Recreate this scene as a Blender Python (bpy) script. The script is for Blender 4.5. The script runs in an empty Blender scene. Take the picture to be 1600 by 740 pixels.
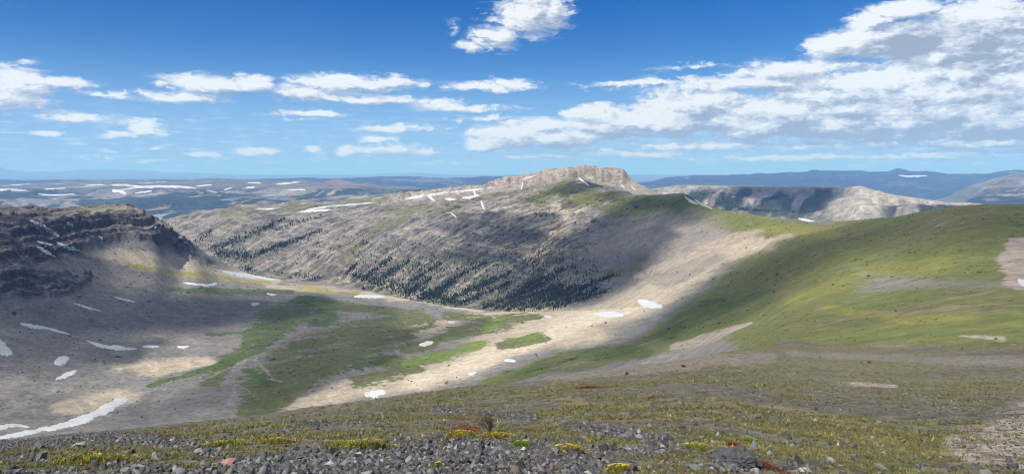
import bpy, bmesh, math, random
import numpy as np
from mathutils import Vector
rng = np.random.default_rng(7)
random.seed(7)
R = math.radians
SC = bpy.context.scene
COL = SC.collection

# ------------------------------------------------------------------ camera
F = 1043.0                      # focal length in photo pixels (1600 wide)
HV = 275.0                      # image row of the true horizon
cam_d = bpy.data.cameras.new('camera'); cam = bpy.data.objects.new('camera', cam_d); COL.objects.link(cam)
cam_d.sensor_width = 36.0; cam_d.lens = 36.0 * F / 1600.0
cam_d.shift_y = -(370.0 - HV) / 1600.0
cam_d.clip_start = 0.1; cam_d.clip_end = 300000
cam.location = (0, 0, 0); cam.rotation_euler = (R(90), 0, 0)
SC.camera = cam

# ------------------------------------------------------------------ light
SUN_EL, SUN_AZ = 54.0, -136.0   # azimuth clockwise from the view direction (+Y)
sd = Vector((math.sin(R(SUN_AZ)) * math.cos(R(SUN_EL)), math.cos(R(SUN_AZ)) * math.cos(R(SUN_EL)), math.sin(R(SUN_EL))))
ld = bpy.data.lights.new('sun', 'SUN'); ld.energy = 5.0; ld.angle = R(0.55); ld.color = (1.0, 0.945, 0.845)
lo = bpy.data.objects.new('sun', ld); COL.objects.link(lo)
lo.rotation_euler = sd.to_track_quat('Z', 'Y').to_euler()
SC.view_settings.view_transform = 'Standard'; SC.view_settings.look = 'None'
SC.view_settings.exposure = 0.52; SC.view_settings.gamma = 1.0; SC.view_settings.use_curve_mapping = False
cy = SC.cycles
cy.use_denoising = True; cy.filter_width = 1.0
try: cy.denoiser = 'OPENIMAGEDENOISE'
except Exception: pass
cy.max_bounces = 4; cy.diffuse_bounces = 2; cy.glossy_bounces = 1; cy.volume_bounces = 1
cy.transparent_max_bounces = 12

# ------------------------------------------------------------------ node helpers
class NT:
    def __init__(s, tree): s.t = tree; s.n = tree.nodes; s.l = tree.links
    def val(s, x, sock):
        if hasattr(x, 'is_output'): s.l.new(x, sock)
        else: sock.default_value = x
    def m(s, op, a, b=None, c=None, clamp=False):
        n = s.n.new('ShaderNodeMath'); n.operation = op; n.use_clamp = clamp
        s.val(a, n.inputs[0])
        if b is not None: s.val(b, n.inputs[1])
        if c is not None: s.val(c, n.inputs[2])
        return n.outputs[0]
    def vm(s, op, a, b=None):
        n = s.n.new('ShaderNodeVectorMath'); n.operation = op
        s.val(a, n.inputs[0])
        if b is not None: s.val(b, n.inputs[3] if op == 'SCALE' else n.inputs[1])
        return n.outputs[1] if op in ('LENGTH', 'DOT_PRODUCT') else n.outputs[0]
    def comb(s, x, y, z):
        n = s.n.new('ShaderNodeCombineXYZ')
        for k, q in enumerate((x, y, z)): s.val(q, n.inputs[k])
        return n.outputs[0]
    def sep(s, v):
        n = s.n.new('ShaderNodeSeparateXYZ'); s.l.new(v, n.inputs[0]); return n.outputs
    def noise(s, vec, scale, detail=4, rough=0.55, dist=0.0, typ='FBM', out=0):
        n = s.n.new('ShaderNodeTexNoise'); n.noise_dimensions = '3D'
        try: n.noise_type = typ
        except Exception: pass
        s.val(vec, n.inputs['Vector']); n.inputs['Scale'].default_value = scale
        n.inputs['Detail'].default_value = detail; n.inputs['Roughness'].default_value = rough
        n.inputs['Distortion'].default_value = dist
        return n.outputs[out]
    def ss(s, x, a, b):          # smoothstep a..b
        n = s.n.new('ShaderNodeMapRange'); n.interpolation_type = 'SMOOTHSTEP'
        s.val(x, n.inputs[0]); s.val(a, n.inputs[1]); s.val(b, n.inputs[2])
        return n.outputs[0]
    def mix(s, f, a, b, typ='MIX'):
        n = s.n.new('ShaderNodeMix'); n.data_type = 'RGBA'; n.blend_type = typ
        s.val(f, n.inputs[0])
        for x, k in ((a, 6), (b, 7)):
            if isinstance(x, tuple) and len(x) == 3: x = (*x, 1)
            s.val(x, n.inputs[k])
        return n.outputs[2]

# ------------------------------------------------------------------ world: Nishita sky + procedural clouds by direction
world = bpy.data.worlds.new('World'); SC.world = world; world.use_nodes = True
SKY_STRENGTH = 0.09
def px(u, v):                 # row/column of the survey sketch -> (azimuth, tangent of the elevation)
    az = math.atan2(u - 800, F); return az, (HV - v) / F * math.cos(az)
# cumulus and stratus masses: column, row, half width, half height, weight
CLOUDS = [
 (825,22,66,42,1.1),(775,58,46,24,1),(862,18,34,34,1),(738,74,26,12,.8),(708,45,8,14,.35),
 (25,128,80,26,1),(95,130,56,12,.8),(0,152,100,22,1),(45,98,22,6,.5),(110,182,76,9,.9),(170,148,60,6,.5),
 (226,203,40,14,1.1),(190,210,34,7,.8),(215,192,60,7,.45),(76,209,26,6,.9),
 (330,132,92,17,1),(285,150,80,11,.8),(398,130,36,17,1),(250,132,20,6,.7),(545,131,112,19,1.1),(618,131,46,11,.9),(470,142,46,17,1),(660,134,18,6,.6),
 (590,157,150,9,.8),(715,168,96,8,.9),(490,177,58,7,.9),(480,186,40,3,.6),(775,136,82,9,.9),(788,129,40,9,.8),(625,199,88,8,.75),(760,185,70,7,.45),
 (598,232,82,12,.9),(542,234,26,10,.9),(585,216,32,8,.9),(662,238,32,9,.8),(400,238,44,10,.95),(312,241,32,6,.8),(490,234,18,6,.8),(250,232,14,4,.4),(175,246,46,5,.5),(175,235,20,4,.5),(230,250,40,4,.45),(700,255,50,4,.5),
 (800,212,78,26,1.62),(855,196,52,17,1.35),(930,178,60,20,1.62),(950,196,80,28,1.62),(880,214,90,20,1.62),(760,228,40,12,1.35),(1000,190,50,24,1.49),
 (1090,165,120,30,1.62),(1050,190,90,30,1.76),(1190,185,130,42,2.03),(1160,132,200,17,0.90),(1010,130,120,6,0.80),(1090,105,70,5,0.40),(1240,110,150,20,0.90),
 (1390,150,240,56,2.16),(1520,150,200,66,2.16),(1360,195,160,34,1.89),(1560,190,130,44,1.89),(1500,100,170,50,1.89),
 (1390,62,130,34,1.76),(1520,50,130,58,2.03),(1300,70,54,22,1.49),(1600,60,110,64,1.89),(1420,14,70,20,1.49),(1360,34,50,26,1.35),
 (1130,226,230,10,0.80),(1350,224,240,12,0.90),(1500,240,170,9,0.80),(1000,240,170,8,0.70),(1250,246,300,6,0.60),(830,244,80,6,0.70),(1560,222,140,14,1.35),(1420,256,260,4,0.50)]
DARKS = [(1420,56,150,34,.75),(1540,66,110,56,.7),(1300,82,50,14,.5),(1365,204,190,15,.9),(1530,204,120,24,.75),(1480,180,60,14,.4),(1240,190,60,16,.35),(1010,213,80,11,.8),(1060,206,50,14,.6),
 (810,234,70,9,.8),(900,226,70,8,.6),(1140,212,110,14,.6),(1260,222,120,7,.7),(1450,228,160,6,.5),(1150,140,130,9,.3),(30,150,80,14,.25),(590,166,140,4,.3),(230,211,26,4,.5),(600,240,80,4,.5),(400,245,36,3,.5),(830,60,50,16,.35),(880,40,20,20,.4)]
def ellipses(t, vec, lst, base):
    acc = None
    for (u, v, ru, rv, w) in lst:
        a, e = px(u, v); k = math.cos(a) ** 2
        q = t.vm('MULTIPLY', t.vm('SUBTRACT', vec, (a, e, 0)), (F / (ru * k) , F / (rv * math.cos(a)), 0))
        d = t.m('MULTIPLY_ADD', t.vm('LENGTH', q), -w, w)
        acc = d if acc is None else t.m('MAXIMUM', acc, d)
    return t.m('MAXIMUM', acc, base)
def cloud_group():
    g = bpy.data.node_groups.new('cloud_density', 'ShaderNodeTree')
    g.interface.new_socket('P', in_out='INPUT', socket_type='NodeSocketVector')
    g.interface.new_socket('D', in_out='OUTPUT', socket_type='NodeSocketFloat'); g.interface.new_socket('W', in_out='OUTPUT', socket_type='NodeSocketFloat')
    t = NT(g); i = t.n.new('NodeGroupInput'); o = t.n.new('NodeGroupOutput')
    p = i.outputs[0]
    wv = t.n.new('ShaderNodeTexNoise'); wv.inputs['Scale'].default_value = 22; wv.inputs['Detail'].default_value = 3
    t.l.new(t.vm('MULTIPLY', p, (1, 2.2, 1)), wv.inputs['Vector'])
    pw = t.vm('ADD', p, t.vm('MULTIPLY', t.vm('SUBTRACT', wv.outputs['Color'], (.5, .5, .5)), (.034, .014, 0)))
    wf = t.n.new('ShaderNodeTexNoise'); wf.inputs['Scale'].default_value = 75; wf.inputs['Detail'].default_value = 4; t.l.new(t.vm('MULTIPLY', p, (1, 1.8, 1)), wf.inputs['Vector'])
    p = t.vm('ADD', p, t.vm('MULTIPLY', t.vm('SUBTRACT', wf.outputs['Color'], (.5, .5, .5)), (.022, .014, 0)))
    e = ellipses(t, pw, CLOUDS, -1.2)
    tz = t.sep(p)[1]; big = t.noise(t.vm('MULTIPLY', p, (1, 1.2, 1)), 3.2, 6, .6)
    e = t.m('MAXIMUM', e, t.m('SUBTRACT', t.m('MULTIPLY', t.ss(tz, .30, .55), 1.9), t.m('MULTIPLY_ADD', t.ss(big, .40, .56), 0.9, .55)))   # unseen broken cumulus higher up and all round, added to whiten fill light
    n1 = t.noise(t.vm('MULTIPLY', p, (1, 2.3, 1)), 25, 11, .66)
    n2 = t.noise(t.vm('MULTIPLY', p, (1, 5.0, 1)), 15, 6, .6, .4)
    n = t.m('ADD', t.m('ADD', t.m('MULTIPLY_ADD', n1, 1.9, -.95), t.m('MULTIPLY_ADD', t.noise(t.vm('MULTIPLY', p, (1, 1.9, 1)), 68, 6, .6), 1.15, -.57)), t.m('MULTIPLY_ADD', n2, 1.0, -.5))
    t.l.new(t.m('ADD', t.m('MINIMUM', e, 1.2), n), o.inputs[0])
    st_ = t.noise(t.vm('MULTIPLY', p, (1, 8.0, 1)), 12, 8, .62, .3)
    t.l.new(t.m('ADD', t.m('MINIMUM', e, .5), t.m('MULTIPLY_ADD', st_, 3.0, -1.35)), o.inputs[1])
    return g
def build_world():
    w = NT(world.node_tree); w.n.clear()
    out = w.n.new('ShaderNodeOutputWorld'); bg = w.n.new('ShaderNodeBackground'); w.l.new(bg.outputs[0], out.inputs[0])
    bg.inputs[1].default_value = SKY_STRENGTH
    sky = w.n.new('ShaderNodeTexSky'); sky.sky_type = 'NISHITA'; sky.sun_disc = False
    sky.sun_elevation = R(SUN_EL); sky.sun_rotation = R(SUN_AZ); sky.altitude = 3200
    sky.air_density = 1.0; sky.dust_density = 0.4; sky.ozone_density = 3.0
    tc = w.n.new('ShaderNodeTexCoord'); x, y, z = w.sep(tc.outputs['Generated'])
    az = w.m('ARCTAN2', x, y); hyp = w.m('SQRT', w.m('ADD', w.m('MULTIPLY', x, x), w.m('MULTIPLY', y, y)))
    te = w.m('DIVIDE', z, w.m('MAXIMUM', hyp, .001))
    hs = w.n.new('ShaderNodeHueSaturation'); hs.inputs['Value'].default_value = SKY_VAL
    w.l.new(w.m('MULTIPLY_ADD', w.ss(te, .0, .30), SKY_SAT - .92, .92), hs.inputs['Saturation'])
    w.l.new(sky.outputs[0], hs.inputs['Color'])
    skyc = w.vm('MULTIPLY', hs.outputs[0], SKY_TINT)
    p = w.comb(az, te, 0)
    g = cloud_group()
    def dens(v):
        n = w.n.new('ShaderNodeGroup'); n.node_tree = g; w.l.new(v, n.inputs[0]); return n.outputs[0], n.outputs[1]
    d0, wisp = dens(p); d1 = dens(w.vm('ADD', p, (-.010, .009, 0)))[0]
    alpha = w.m('MULTIPLY', w.ss(d0, -.04, .58), w.ss(te, .002, .02))
    d2 = dens(w.vm('ADD', p, (-.034, .026, 0)))[0]
    lit = w.m('ADD', w.m('MULTIPLY_ADD', w.m('SUBTRACT', d0, d1), 1.0, .55), w.m('MULTIPLY', w.m('SUBTRACT', d0, d2), .34))
    dk = w.m('MAXIMUM', ellipses(w, w.vm('ADD', p, w.vm('MULTIPLY', w.comb(d0, d1, 0), (.006, .006, 0))), DARKS, 0.0), 0.0)
    lit = w.m('SUBTRACT', lit, w.m('MULTIPLY', w.m('MULTIPLY', w.ss(dk, -.02, .8), .62), w.m('MULTIPLY_ADD', w.noise(w.vm('MULTIPLY', p, (1, 2.5, 1)), 14, 8, .66), 2.6, -.35)))
    lit = w.m('SUBTRACT', lit, w.m('MULTIPLY', w.ss(te, .33, .6), .38))      # dims the added clouds overhead to lower their fill light
    lowf = w.noise(w.vm('MULTIPLY', p, (1, 2.0, 1)), 10, 5, .6)
    lit = w.m('ADD', lit, w.m('MULTIPLY', w.m('MULTIPLY_ADD', lowf, 2.6, -1.35), w.ss(d0, .3, 1.1)))
    k = 1 / SKY_STRENGTH
    cc = w.n.new('ShaderNodeValToRGB'); w.l.new(lit, cc.inputs[0])
    cr = cc.color_ramp; cr.elements[0].position = 0; cr.elements[0].color = (.25, .29, .35, 1); cr.elements[1].position = 1; cr.elements[1].color = (.66, .68, .71, 1)
    e = cr.elements.new(.5); e.color = (.42, .47, .55, 1)
    cloudc = w.vm('SCALE', cc.outputs[0], k)
    # thin milky veil of small far clouds low over the horizon
    vn = w.noise(w.vm('MULTIPLY', p, (1, 6, 1)), 30, 6, .6)
    veil = w.m('MULTIPLY', w.m('MULTIPLY', w.ss(vn, .48, .72), w.ss(te, .13, .03)), .6)
    pale = w.m('MULTIPLY', w.ss(te, .19, -.01), .62)
    skyc = w.mix(pale, skyc, (.28 * k, .38 * k, .60 * k))
    c = w.mix(veil, skyc, (.50 * k, .60 * k, .74 * k))
    c = w.mix(w.m('MULTIPLY', w.m('MULTIPLY', w.ss(wisp, .05, 1.0), w.ss(te, .01, .05)), .55), c, (.52 * k, .58 * k, .67 * k))      # thin wisps round the heaps
    c = w.mix(w.m('MULTIPLY', alpha, .97), c, cloudc)
    w.l.new(c, bg.inputs[0])
    world.cycles.sampling_method = 'MANUAL'; world.cycles.sample_map_resolution = 512
SKY_SAT, SKY_VAL, SKY_TINT = 1.45, .78, (.50, .87, 1.08)
build_world()

# ------------------------------------------------------------------ numpy noise
def _hash(ix, iy, seed):
    h = (ix.astype(np.int64) * 374761393 + iy.astype(np.int64) * 668265263 + seed * 974711) & 0xFFFFFFFF
    h = ((h ^ (h >> 13)) * 1274126177) & 0xFFFFFFFF
    return (h ^ (h >> 16)) & 255
_ang = np.random.default_rng(3).random(256) * 2 * np.pi
_gx = np.cos(_ang).astype(np.float32); _gy = np.sin(_ang).astype(np.float32)
def perlin(x, y, seed=0):
    x = np.asarray(x, np.float64); y = np.asarray(y, np.float64)
    x0 = np.floor(x); y0 = np.floor(y)
    fx = (x - x0).astype(np.float32); fy = (y - y0).astype(np.float32)
    ix = x0.astype(np.int64); iy = y0.astype(np.int64)
    def g(dx, dy):
        h = _hash(ix + dx, iy + dy, seed)
        return _gx[h] * (fx - dx) + _gy[h] * (fy - dy)
    u = fx * fx * fx * (fx * (fx * 6 - 15) + 10); v = fy * fy * fy * (fy * (fy * 6 - 15) + 10)
    a = g(0, 0); b = g(1, 0); c = g(0, 1); d = g(1, 1)
    return ((a + u * (b - a)) * (1 - v) + (c + u * (d - c)) * v) * 1.5
def fbm(x, y, lam, octaves=4, seed=0, gain=0.5, ridged=False):
    s = 0; a = 1; tot = 0
    for o in range(octaves):
        n = perlin(x / lam, y / lam, seed + o * 17)
        if ridged: n = 1 - 2 * np.abs(n)
        s = s + a * n; tot += a; a *= gain; lam = lam / 2.03
    return s / tot
def sstep(x, a, b):
    t = np.clip((x - a) / (b - a), 0, 1); return t * t * (3 - 2 * t)

# ------------------------------------------------------------------ terrain: feature lines (u = column, v = row of the survey sketch, y = metres ahead)
def pchip_slopes(x, y):
    h = np.diff(x); d = np.diff(y) / h
    m = np.zeros_like(y)
    w1 = 2 * h[1:] + h[:-1]; w2 = h[1:] + 2 * h[:-1]
    with np.errstate(divide='ignore', invalid='ignore'):
        hm = (w1 + w2) / (w1 / d[:-1] + w2 / d[1:])
    m[1:-1] = np.where(d[:-1] * d[1:] > 0, hm, 0); m[0] = d[0]; m[-1] = d[-1]
    return m
def pchip(x, y, q):
    x = np.asarray(x, float); y = np.asarray(y, float); q = np.clip(q, x[0], x[-1])
    m = pchip_slopes(x, y); i = np.clip(np.searchsorted(x, q, side='right') - 1, 0, len(x) - 2)
    h = x[i + 1] - x[i]; t = (q - x[i]) / h
    return ((1 + 2 * t) * (1 - t) ** 2) * y[i] + t * (1 - t) ** 2 * h * m[i] + t * t * (3 - 2 * t) * y[i + 1] + t * t * (t - 1) * h * m[i + 1]

def resample(lst, n):
    a = np.array(lst, float); t = np.linspace(0, len(a) - 1, n); k = np.arange(len(a))
    return [(np.interp(q, k, a[:, 0]), np.exp(np.interp(q, k, np.log(a[:, 1])))) for q in t]
# column: u, near (v,y) x3, edge, hidden trough, basin list, hidden behind lip, slope list
COLS = [
 (-400, [(740,6),(715,12),(700,26)], (694,60), (730,150), [(705,440),(675,490),(640,550),(600,610),(550,660),(500,710),(440,760),(355,830)], (365,1150), [(430,1700),(430,2100),(400,2500)]),
 (0,   [(740,6),(718,11),(700,26)], (690,60), (730,150), [(695,480),(660,540),(620,610),(580,680),(540,745),(500,800),(460,845),(420,885),(385,915),(355,945),(337,985)], (345,1250), [(400,1700),(420,2100),(385,2500)]),
 (100, [(740,6),(715,11),(693,26)], (680,60), (725,150), [(686,500),(650,570),(610,650),(570,740),(530,820),(490,890),(450,950),(410,1000),(375,1045),(350,1075),(333,1110)], (342,1350), [(400,1800),(415,2150),(385,2500)]),
 (185, [(740,6),(711,11),(687,26)], (673,60), (722,150), [(678,518),(640,595),(600,685),(560,785),(520,880),(480,980),(440,1070),(400,1140),(368,1185),(345,1215),(327,1250)], (336,1500), [(400,1850),(405,2200),(375,2520)]),
 (240, [(740,6),(707,12),(682,27)], (668,60), (720,150), [(671,530),(630,620),(590,715),(550,820),(510,930),(475,1030),(440,1110),(405,1190),(380,1225),(360,1255),(345,1285)], (356,1500), [(405,1880),(400,2230),(370,2530)]),
 (290, [(740,6),(703,12),(677,27)], (663,60), (718,150), [(666,540),(620,640),(580,750),(540,865),(500,990),(465,1110),(435,1220),(412,1300),(395,1350),(385,1380),(375,1410)], (392,1600), [(410,1950),(385,2260),(365,2400),(350,2520)]),
 (345, [(740,6),(699,12),(672,28)], (658,60), (715,150), [(661,555),(615,655),(575,765),(535,890),(495,1040),(465,1170),(445,1300),(425,1430),(408,1530)], (430,1750), [(418,2080),(400,2150),(375,2280),(355,2400)]),
 (400, [(740,6),(695,12),(667,28)], (652,60), (710,150), [(655,570),(610,670),(570,780),(530,910),(490,1080),(460,1250),(440,1450),(430,1600)], (447,1800), [(422,1980),(400,2060),(375,2160),(350,2300)]),
 (450, [(740,6),(693,12),(663,28)], (645,60), (705,150), [(648,585),(605,680),(565,795),(525,940),(490,1100),(460,1280),(445,1450),(437,1560)], (452,1760), [(432,1910),(405,2010),(380,2110),(352,2330)]),
 (500, [(740,6),(690,12),(660,28)], (638,60), (700,150), [(640,600),(600,690),(560,810),(520,970),(490,1120),(460,1300),(440,1500)], (460,1700), [(439,1860),(410,1950),(385,2050),(360,2180),(340,2350)]),
 (600, [(740,6),(688,12),(655,28)], (622,62), (680,160), [(625,620),(590,700),(560,810),(530,940),(500,1100),(475,1280),(460,1400)], (480,1550), [(455,1690),(420,1790),(390,1900),(360,2050),(335,2250)]),
 (700, [(740,6),(688,12),(650,28)], (610,64), (670,160), [(612,620),(580,710),(550,830),(520,970),(490,1150),(478,1250)], (497,1400), [(473,1520),(440,1600),(400,1720),(370,1850),(340,2020),(322,2220)]),
 (800, [(740,6),(688,12),(645,28)], (600,66), (660,160), [(600,600),(570,700),(540,830),(510,990),(487,1150)], (504,1280), [(486,1380),(460,1440),(420,1560),(380,1700),(350,1850),(325,2050),(311,2240)]),
 (850, [(740,6),(688,12),(643,28)], (593,69), (650,165), [(593,580),(565,675),(535,800),(508,960),(486,1120)], (495,1220), [(480,1310),(445,1400),(405,1530),(365,1680),(335,1870),(310,2080),(297,2230)]),
 (900, [(740,6),(688,11.5),(641,26)], (585,72), (640,170), [(585,560),(560,650),(530,780),(500,950),(484,1080)], (484,1170), [(472,1240),(430,1380),(390,1530),(350,1700),(320,1900),(300,2050),(284,2240)]),
 (1000,[(740,6),(689,11),(641,24)], (572,80), (620,170), [(572,500),(545,600),(520,720),(490,860)], (480,930), [(472,980),(450,1080),(420,1200),(380,1350),(340,1530),(306,1750)]),
 (1100,[(740,6),(690,11),(640,22)], (556,95), (600,180), [(556,380),(530,470),(500,600),(480,690)], (470,740), [(455,810),(440,880),(410,1000),(380,1130),(350,1260),(322,1410)]),
 (1170,[(740,6.5),(690,12),(640,24)], (546,115), (560,190), [(540,270),(525,340),(500,470),(475,580)], (460,660), [(440,750),(410,880),(380,1000),(355,1080),(334,1160)]),
 (1240,[(740,7),(690,13),(640,27)], (545,125), (530,185), [(515,240),(500,290),(480,370),(460,455)], (445,525), [(420,640),(400,720),(380,810),(360,910),(341,1020)]),
 (1300,[(740,7),(690,14),(640,28)], (560,110), (540,160), [(520,205),(500,250),(475,320),(450,400)], (430,480), [(415,540),(400,600),(380,700),(360,800),(347,900)]),
 (1400,[(740,7.5),(690,15),(640,30)], (560,100), (540,135), [(520,170),(495,215),(470,275),(440,355)], (420,425), [(400,490),(380,560),(360,640),(338,740)]),
 (1500,[(740,8),(690,16),(640,32)], (560,92), (540,120), [(520,145),(480,210),(450,265),(420,330)], (400,378), [(380,425),(360,480),(340,540),(325,600)]),
 (1600,[(740,8),(690,16),(640,31)], (570,80), (540,110), [(510,145),(480,185),(450,235),(420,295)], (400,345), [(380,390),(360,440),(340,495),(322,550)]),
 (2000,[(740,8),(690,16),(640,31)], (570,80), (540,110), [(510,145),(480,185),(450,235),(420,295)], (400,345), [(380,390),(360,440),(340,495),(320,550)]),
]
def tab(*p):
    a = np.array(p, float); return lambda q: np.interp(q, a[:, 0], a[:, 1])
RIDGE_V = tab((820,312),(840,302),(860,294),(880,286),(895,283),(910,287),(930,295),(960,303),(1000,306),(1040,304),(1065,303),(1076,306),(1090,314),(1100,321),(1130,328),(1180,335),(1240,341),(1265,347),(1300,347.5),(1350,343),(1400,338),(1450,330),(1490,325),(1530,323),(1600,322),(2000,320))
RIDGE_Y = tab((820,2230),(900,2240),(930,2120),(960,1960),(1000,1750),(1040,1610),(1065,1540),(1100,1420),(1180,1130),(1240,1020),(1300,900),(1400,740),(1500,600),(1600,550),(2000,550))
CREST_V = tab((-400,372),(200,360),(250,353),(270,345),(300,337),(350,330),(420,325),(480,320),(520,320),(560,317),(600,312),(640,305),(680,301),(720,297),(760,292),(800,282),(830,276),(860,269),(890,265),(922,265.5),(930,267),(936,271),(944,271),(956,268),(972,268),(980,274),(984,280),(990,284),(1000,290),(1015,296),(1040,307),(1060,330),(1100,350),(2000,350))
BASE_V = tab((-400,380),(250,359),(420,329.5),(600,321),(640,317),(700,311),(760,302),(800,294),(840,288),(880,284),(920,285),(960,289),(985,291),(1000,297),(1015,301),(1040,313),(1060,335),(1100,355),(2000,355))
CREST_Y = tab((-400,2650),(300,2650),(420,2600),(500,2560),(600,2500),(700,2500),(800,2560),(900,2540),(1000,2520),(2000,2520))
BASE_DY = tab((-400,70),(600,60),(640,45),(820,40),(860,26),(985,24),(1000,50),(2000,60))
F_R1 = dict(crest=tab((-400,365),(800,360),(900,345),(960,325),(1000,303),(1020,295),(1060,289.5),(1100,290),(1130,291),(1200,292),(1290,292),(1310,294),(1330,292),(1345,291),(1365,297),(1400,305),(1430,309),(1480,317),(1530,322),(1560,328),(1700,345),(2000,350)),
            y=tab((-400,4200),(1000,4200),(1200,3950),(1290,3650),(1345,3420),(1400,3380),(1480,3320),(1530,3270),(2000,3270)))
F_R2 = [tab((-400,348),(450,345),(520,340),(600,330),(680,330),(720,335),(800,340),(1480,350),(1540,335),(2000,330)),
        tab((-400,322),(100,323),(200,318),(300,321),(400,320),(470,318),(520,311),(545,309),(600,311),(680,312),(720,320),(800,335),(1480,342),(1540,322),(1600,315),(2000,312)),
        tab((-400,302),(100,301),(300,302),(400,300),(520,296),(545,297),(600,303),(680,303),(720,308),(800,325),(1480,334),(1540,304),(1600,296),(2000,294)),
        tab((-400,291),(0,291),(60,288),(90,287),(200,287),(290,286),(340,284),(400,284.5),(440,285),(470,285),(490,288),(520,286.5),(535,285.5),(550,288),(575,290),(600,295),(640,297),(680,300),(720,304),(800,320),(1400,330),(1480,310),(1500,300),(1540,287),(1570,277),(1600,272),(1700,270),(2000,272))]
F_R3 = tab((-400,283),(300,282),(340,280),(420,281),(480,279),(520,281),(560,278),(640,277),(700,279.5),(760,277),(820,277),(900,280),(985,288),(1020,285),(1040,279),(1060,277),(1100,275.3),(1130,275.5),(1180,273),(1230,270.5),(1262,269.5),(1268,266.8),(1276,267),(1282,269),(1300,268.5),(1330,267.5),(1360,270),(1385,269.5),(1396,266.5),(1404,264.5),(1412,266.5),(1422,269),(1450,268.7),(1480,273),(1530,274),(1560,270),(1590,267),(1620,269),(1700,272),(2000,274))
F_R4 = tab((-400,270),(-100,266),(0,264),(15,267),(40,271),(60,270),(80,270.5),(110,269),(135,267),(150,268),(170,267),(190,269),(215,268.5),(240,270),(260,272),(300,272),(350,273),(420,273.6),(500,273),(560,272.5),(620,272),(650,269.8),(665,271),(700,273),(760,273.3),(830,273.6),(1000,273.5),(1200,273.5),(1290,271.5),(1320,270),(1400,271.5),(1500,271.5),(1530,271),(1600,273),(2000,273))

cu = np.array([c[0] for c in COLS], float)
NB, NS = 9, 8
cv, cyy = [], []
for c in COLS:
    pts = list(c[1]) + [c[2], c[3]] + resample(c[4], NB) + [c[5]] + resample(c[6], NS)
    cv.append([p[0] for p in pts]); cyy.append([math.log(p[1]) for p in pts])
cv = np.array(cv); cyy = np.array(cyy)
K_EDGE, K_TROUGH, K_LIP, K_HID, K_SH = 4, 5, 5 + NB, 6 + NB, 6 + NB + NS   # indices in the full knot list (0 = foot of the camera)

U = np.concatenate([np.linspace(-420, -72, 30), np.arange(-60, 1661, 1.5), np.linspace(1672, 2020, 30)])
lnY = np.concatenate([np.linspace(math.log(0.7), math.log(4.5), 40, False), np.linspace(math.log(4.5), math.log(70), 330, False),
                      np.linspace(math.log(70), math.log(480), 260, False), np.linspace(math.log(480), math.log(2750), 820, False),
                      np.linspace(math.log(2750), math.log(4400), 150, False), np.linspace(math.log(4400), math.log(17000), 260, False),
                      np.linspace(math.log(17000), math.log(75000), 100)])
Y = np.exp(lnY)
NU, NY = len(U), len(Y)
def knots(u):
    v = [pchip(cu, cv[:, k], np.array([u]))[0] for k in range(cv.shape[1])]
    y = [math.exp(pchip(cu, cyy[:, k], np.array([u]))[0]) for k in range(cv.shape[1])]
    if u > 820:
        f = min(1.0, (u - 820) / 40)
        v[-1] += f * (RIDGE_V(u) - v[-1]); y[-1] += f * (RIDGE_Y(u) - y[-1])
    v = [0] + v; y = [0.6] + y
    bv, by = BASE_V(u), CREST_Y(u) - BASE_DY(u); kv, ky = CREST_V(u), CREST_Y(u)
    if u < 820: hv, hy = 0.5 * (v[-1] + bv), 0.5 * (y[-1] + by)
    else:
        f = min(1.0, (u - 820) / 60); g = min(1.0, max(0.0, (u - 960) / 60))
        hv = (1 - f) * 0.5 * (v[-1] + bv) + f * (v[-1] + 2 + 22 * g); hy = 0.5 * (y[-1] + by) if g == 0 else (1 - g) * 0.5 * (y[-1] + by) + g * (y[-1] * 1.12)
    v += [hv, bv, kv, kv + 0.6]; y += [hy, by, ky, ky + 160]
    rc, ry = F_R1['crest'](u), F_R1['y'](u)
    bs = max(352.0, rc + 4)
    v += [bs if u > 1000 else max(bs, kv + 30), bs - 0.30 * (bs - rc), bs - 0.62 * (bs - rc), rc, rc + 22]
    y += [ry - 520, ry - 360, ry - 160, ry, ry + 700]
    v += [F_R2[k](u) for k in range(4)] + [F_R2[3](u) + 3]; y += [5300, 6000, 7000, 8400, 9800]
    r3 = F_R3(u); v += [315, 297 + 0.3 * (r3 - 275), r3, r3 + 4]; y += [11000, 12800, 15000, 18000]
    r4 = F_R4(u); v += [280.5, r4, r4 + 2]; y += [30000, 45000, 76000]
    y = np.array(y); v = np.array(v)
    for i in range(1, len(y)): y[i] = max(y[i], y[i - 1] * 1.002)
    z = -y * (v - HV) / F; z[0] = -1.75
    return y, z
X2, Y2 = np.meshgrid((U - 800) / F, Y, indexing='ij')
XW = X2 * Y2; YW = Y2
# irregular warp of the sampling distance so that ledges and crests are not ruled lines
warp = 0.010 * fbm(XW, YW, 260, 4, 11) + 0.006 * fbm(XW, YW, 50, 3, 12) + 0.012 * fbm(XW, YW, 2500, 3, 13) * sstep(YW, 3000, 6000)
warp *= sstep(YW, 300, 800)
Z = np.zeros((NU, NY)); T = np.zeros((NU, NY), np.float32)
for i in range(NU):
    ky, kz = knots(U[i])
    yy = Y * np.exp(warp[i])
    Z[i] = pchip(ky, kz, yy)
    T[i] = np.interp(yy, ky, np.arange(len(ky)))
NK = len(ky)
K_HID2 = K_SH + 1; K_BASE = K_SH + 2; K_CREST = K_SH + 3; K_R1 = K_SH + 5; K_R2 = K_R1 + 5; K_R3 = K_R2 + 5; K_R4 = K_R3 + 4
UU = np.repeat(U[:, None], NY, 1)
VV = HV - Z / YW * F      # row in the survey sketch of the smooth base surface

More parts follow.
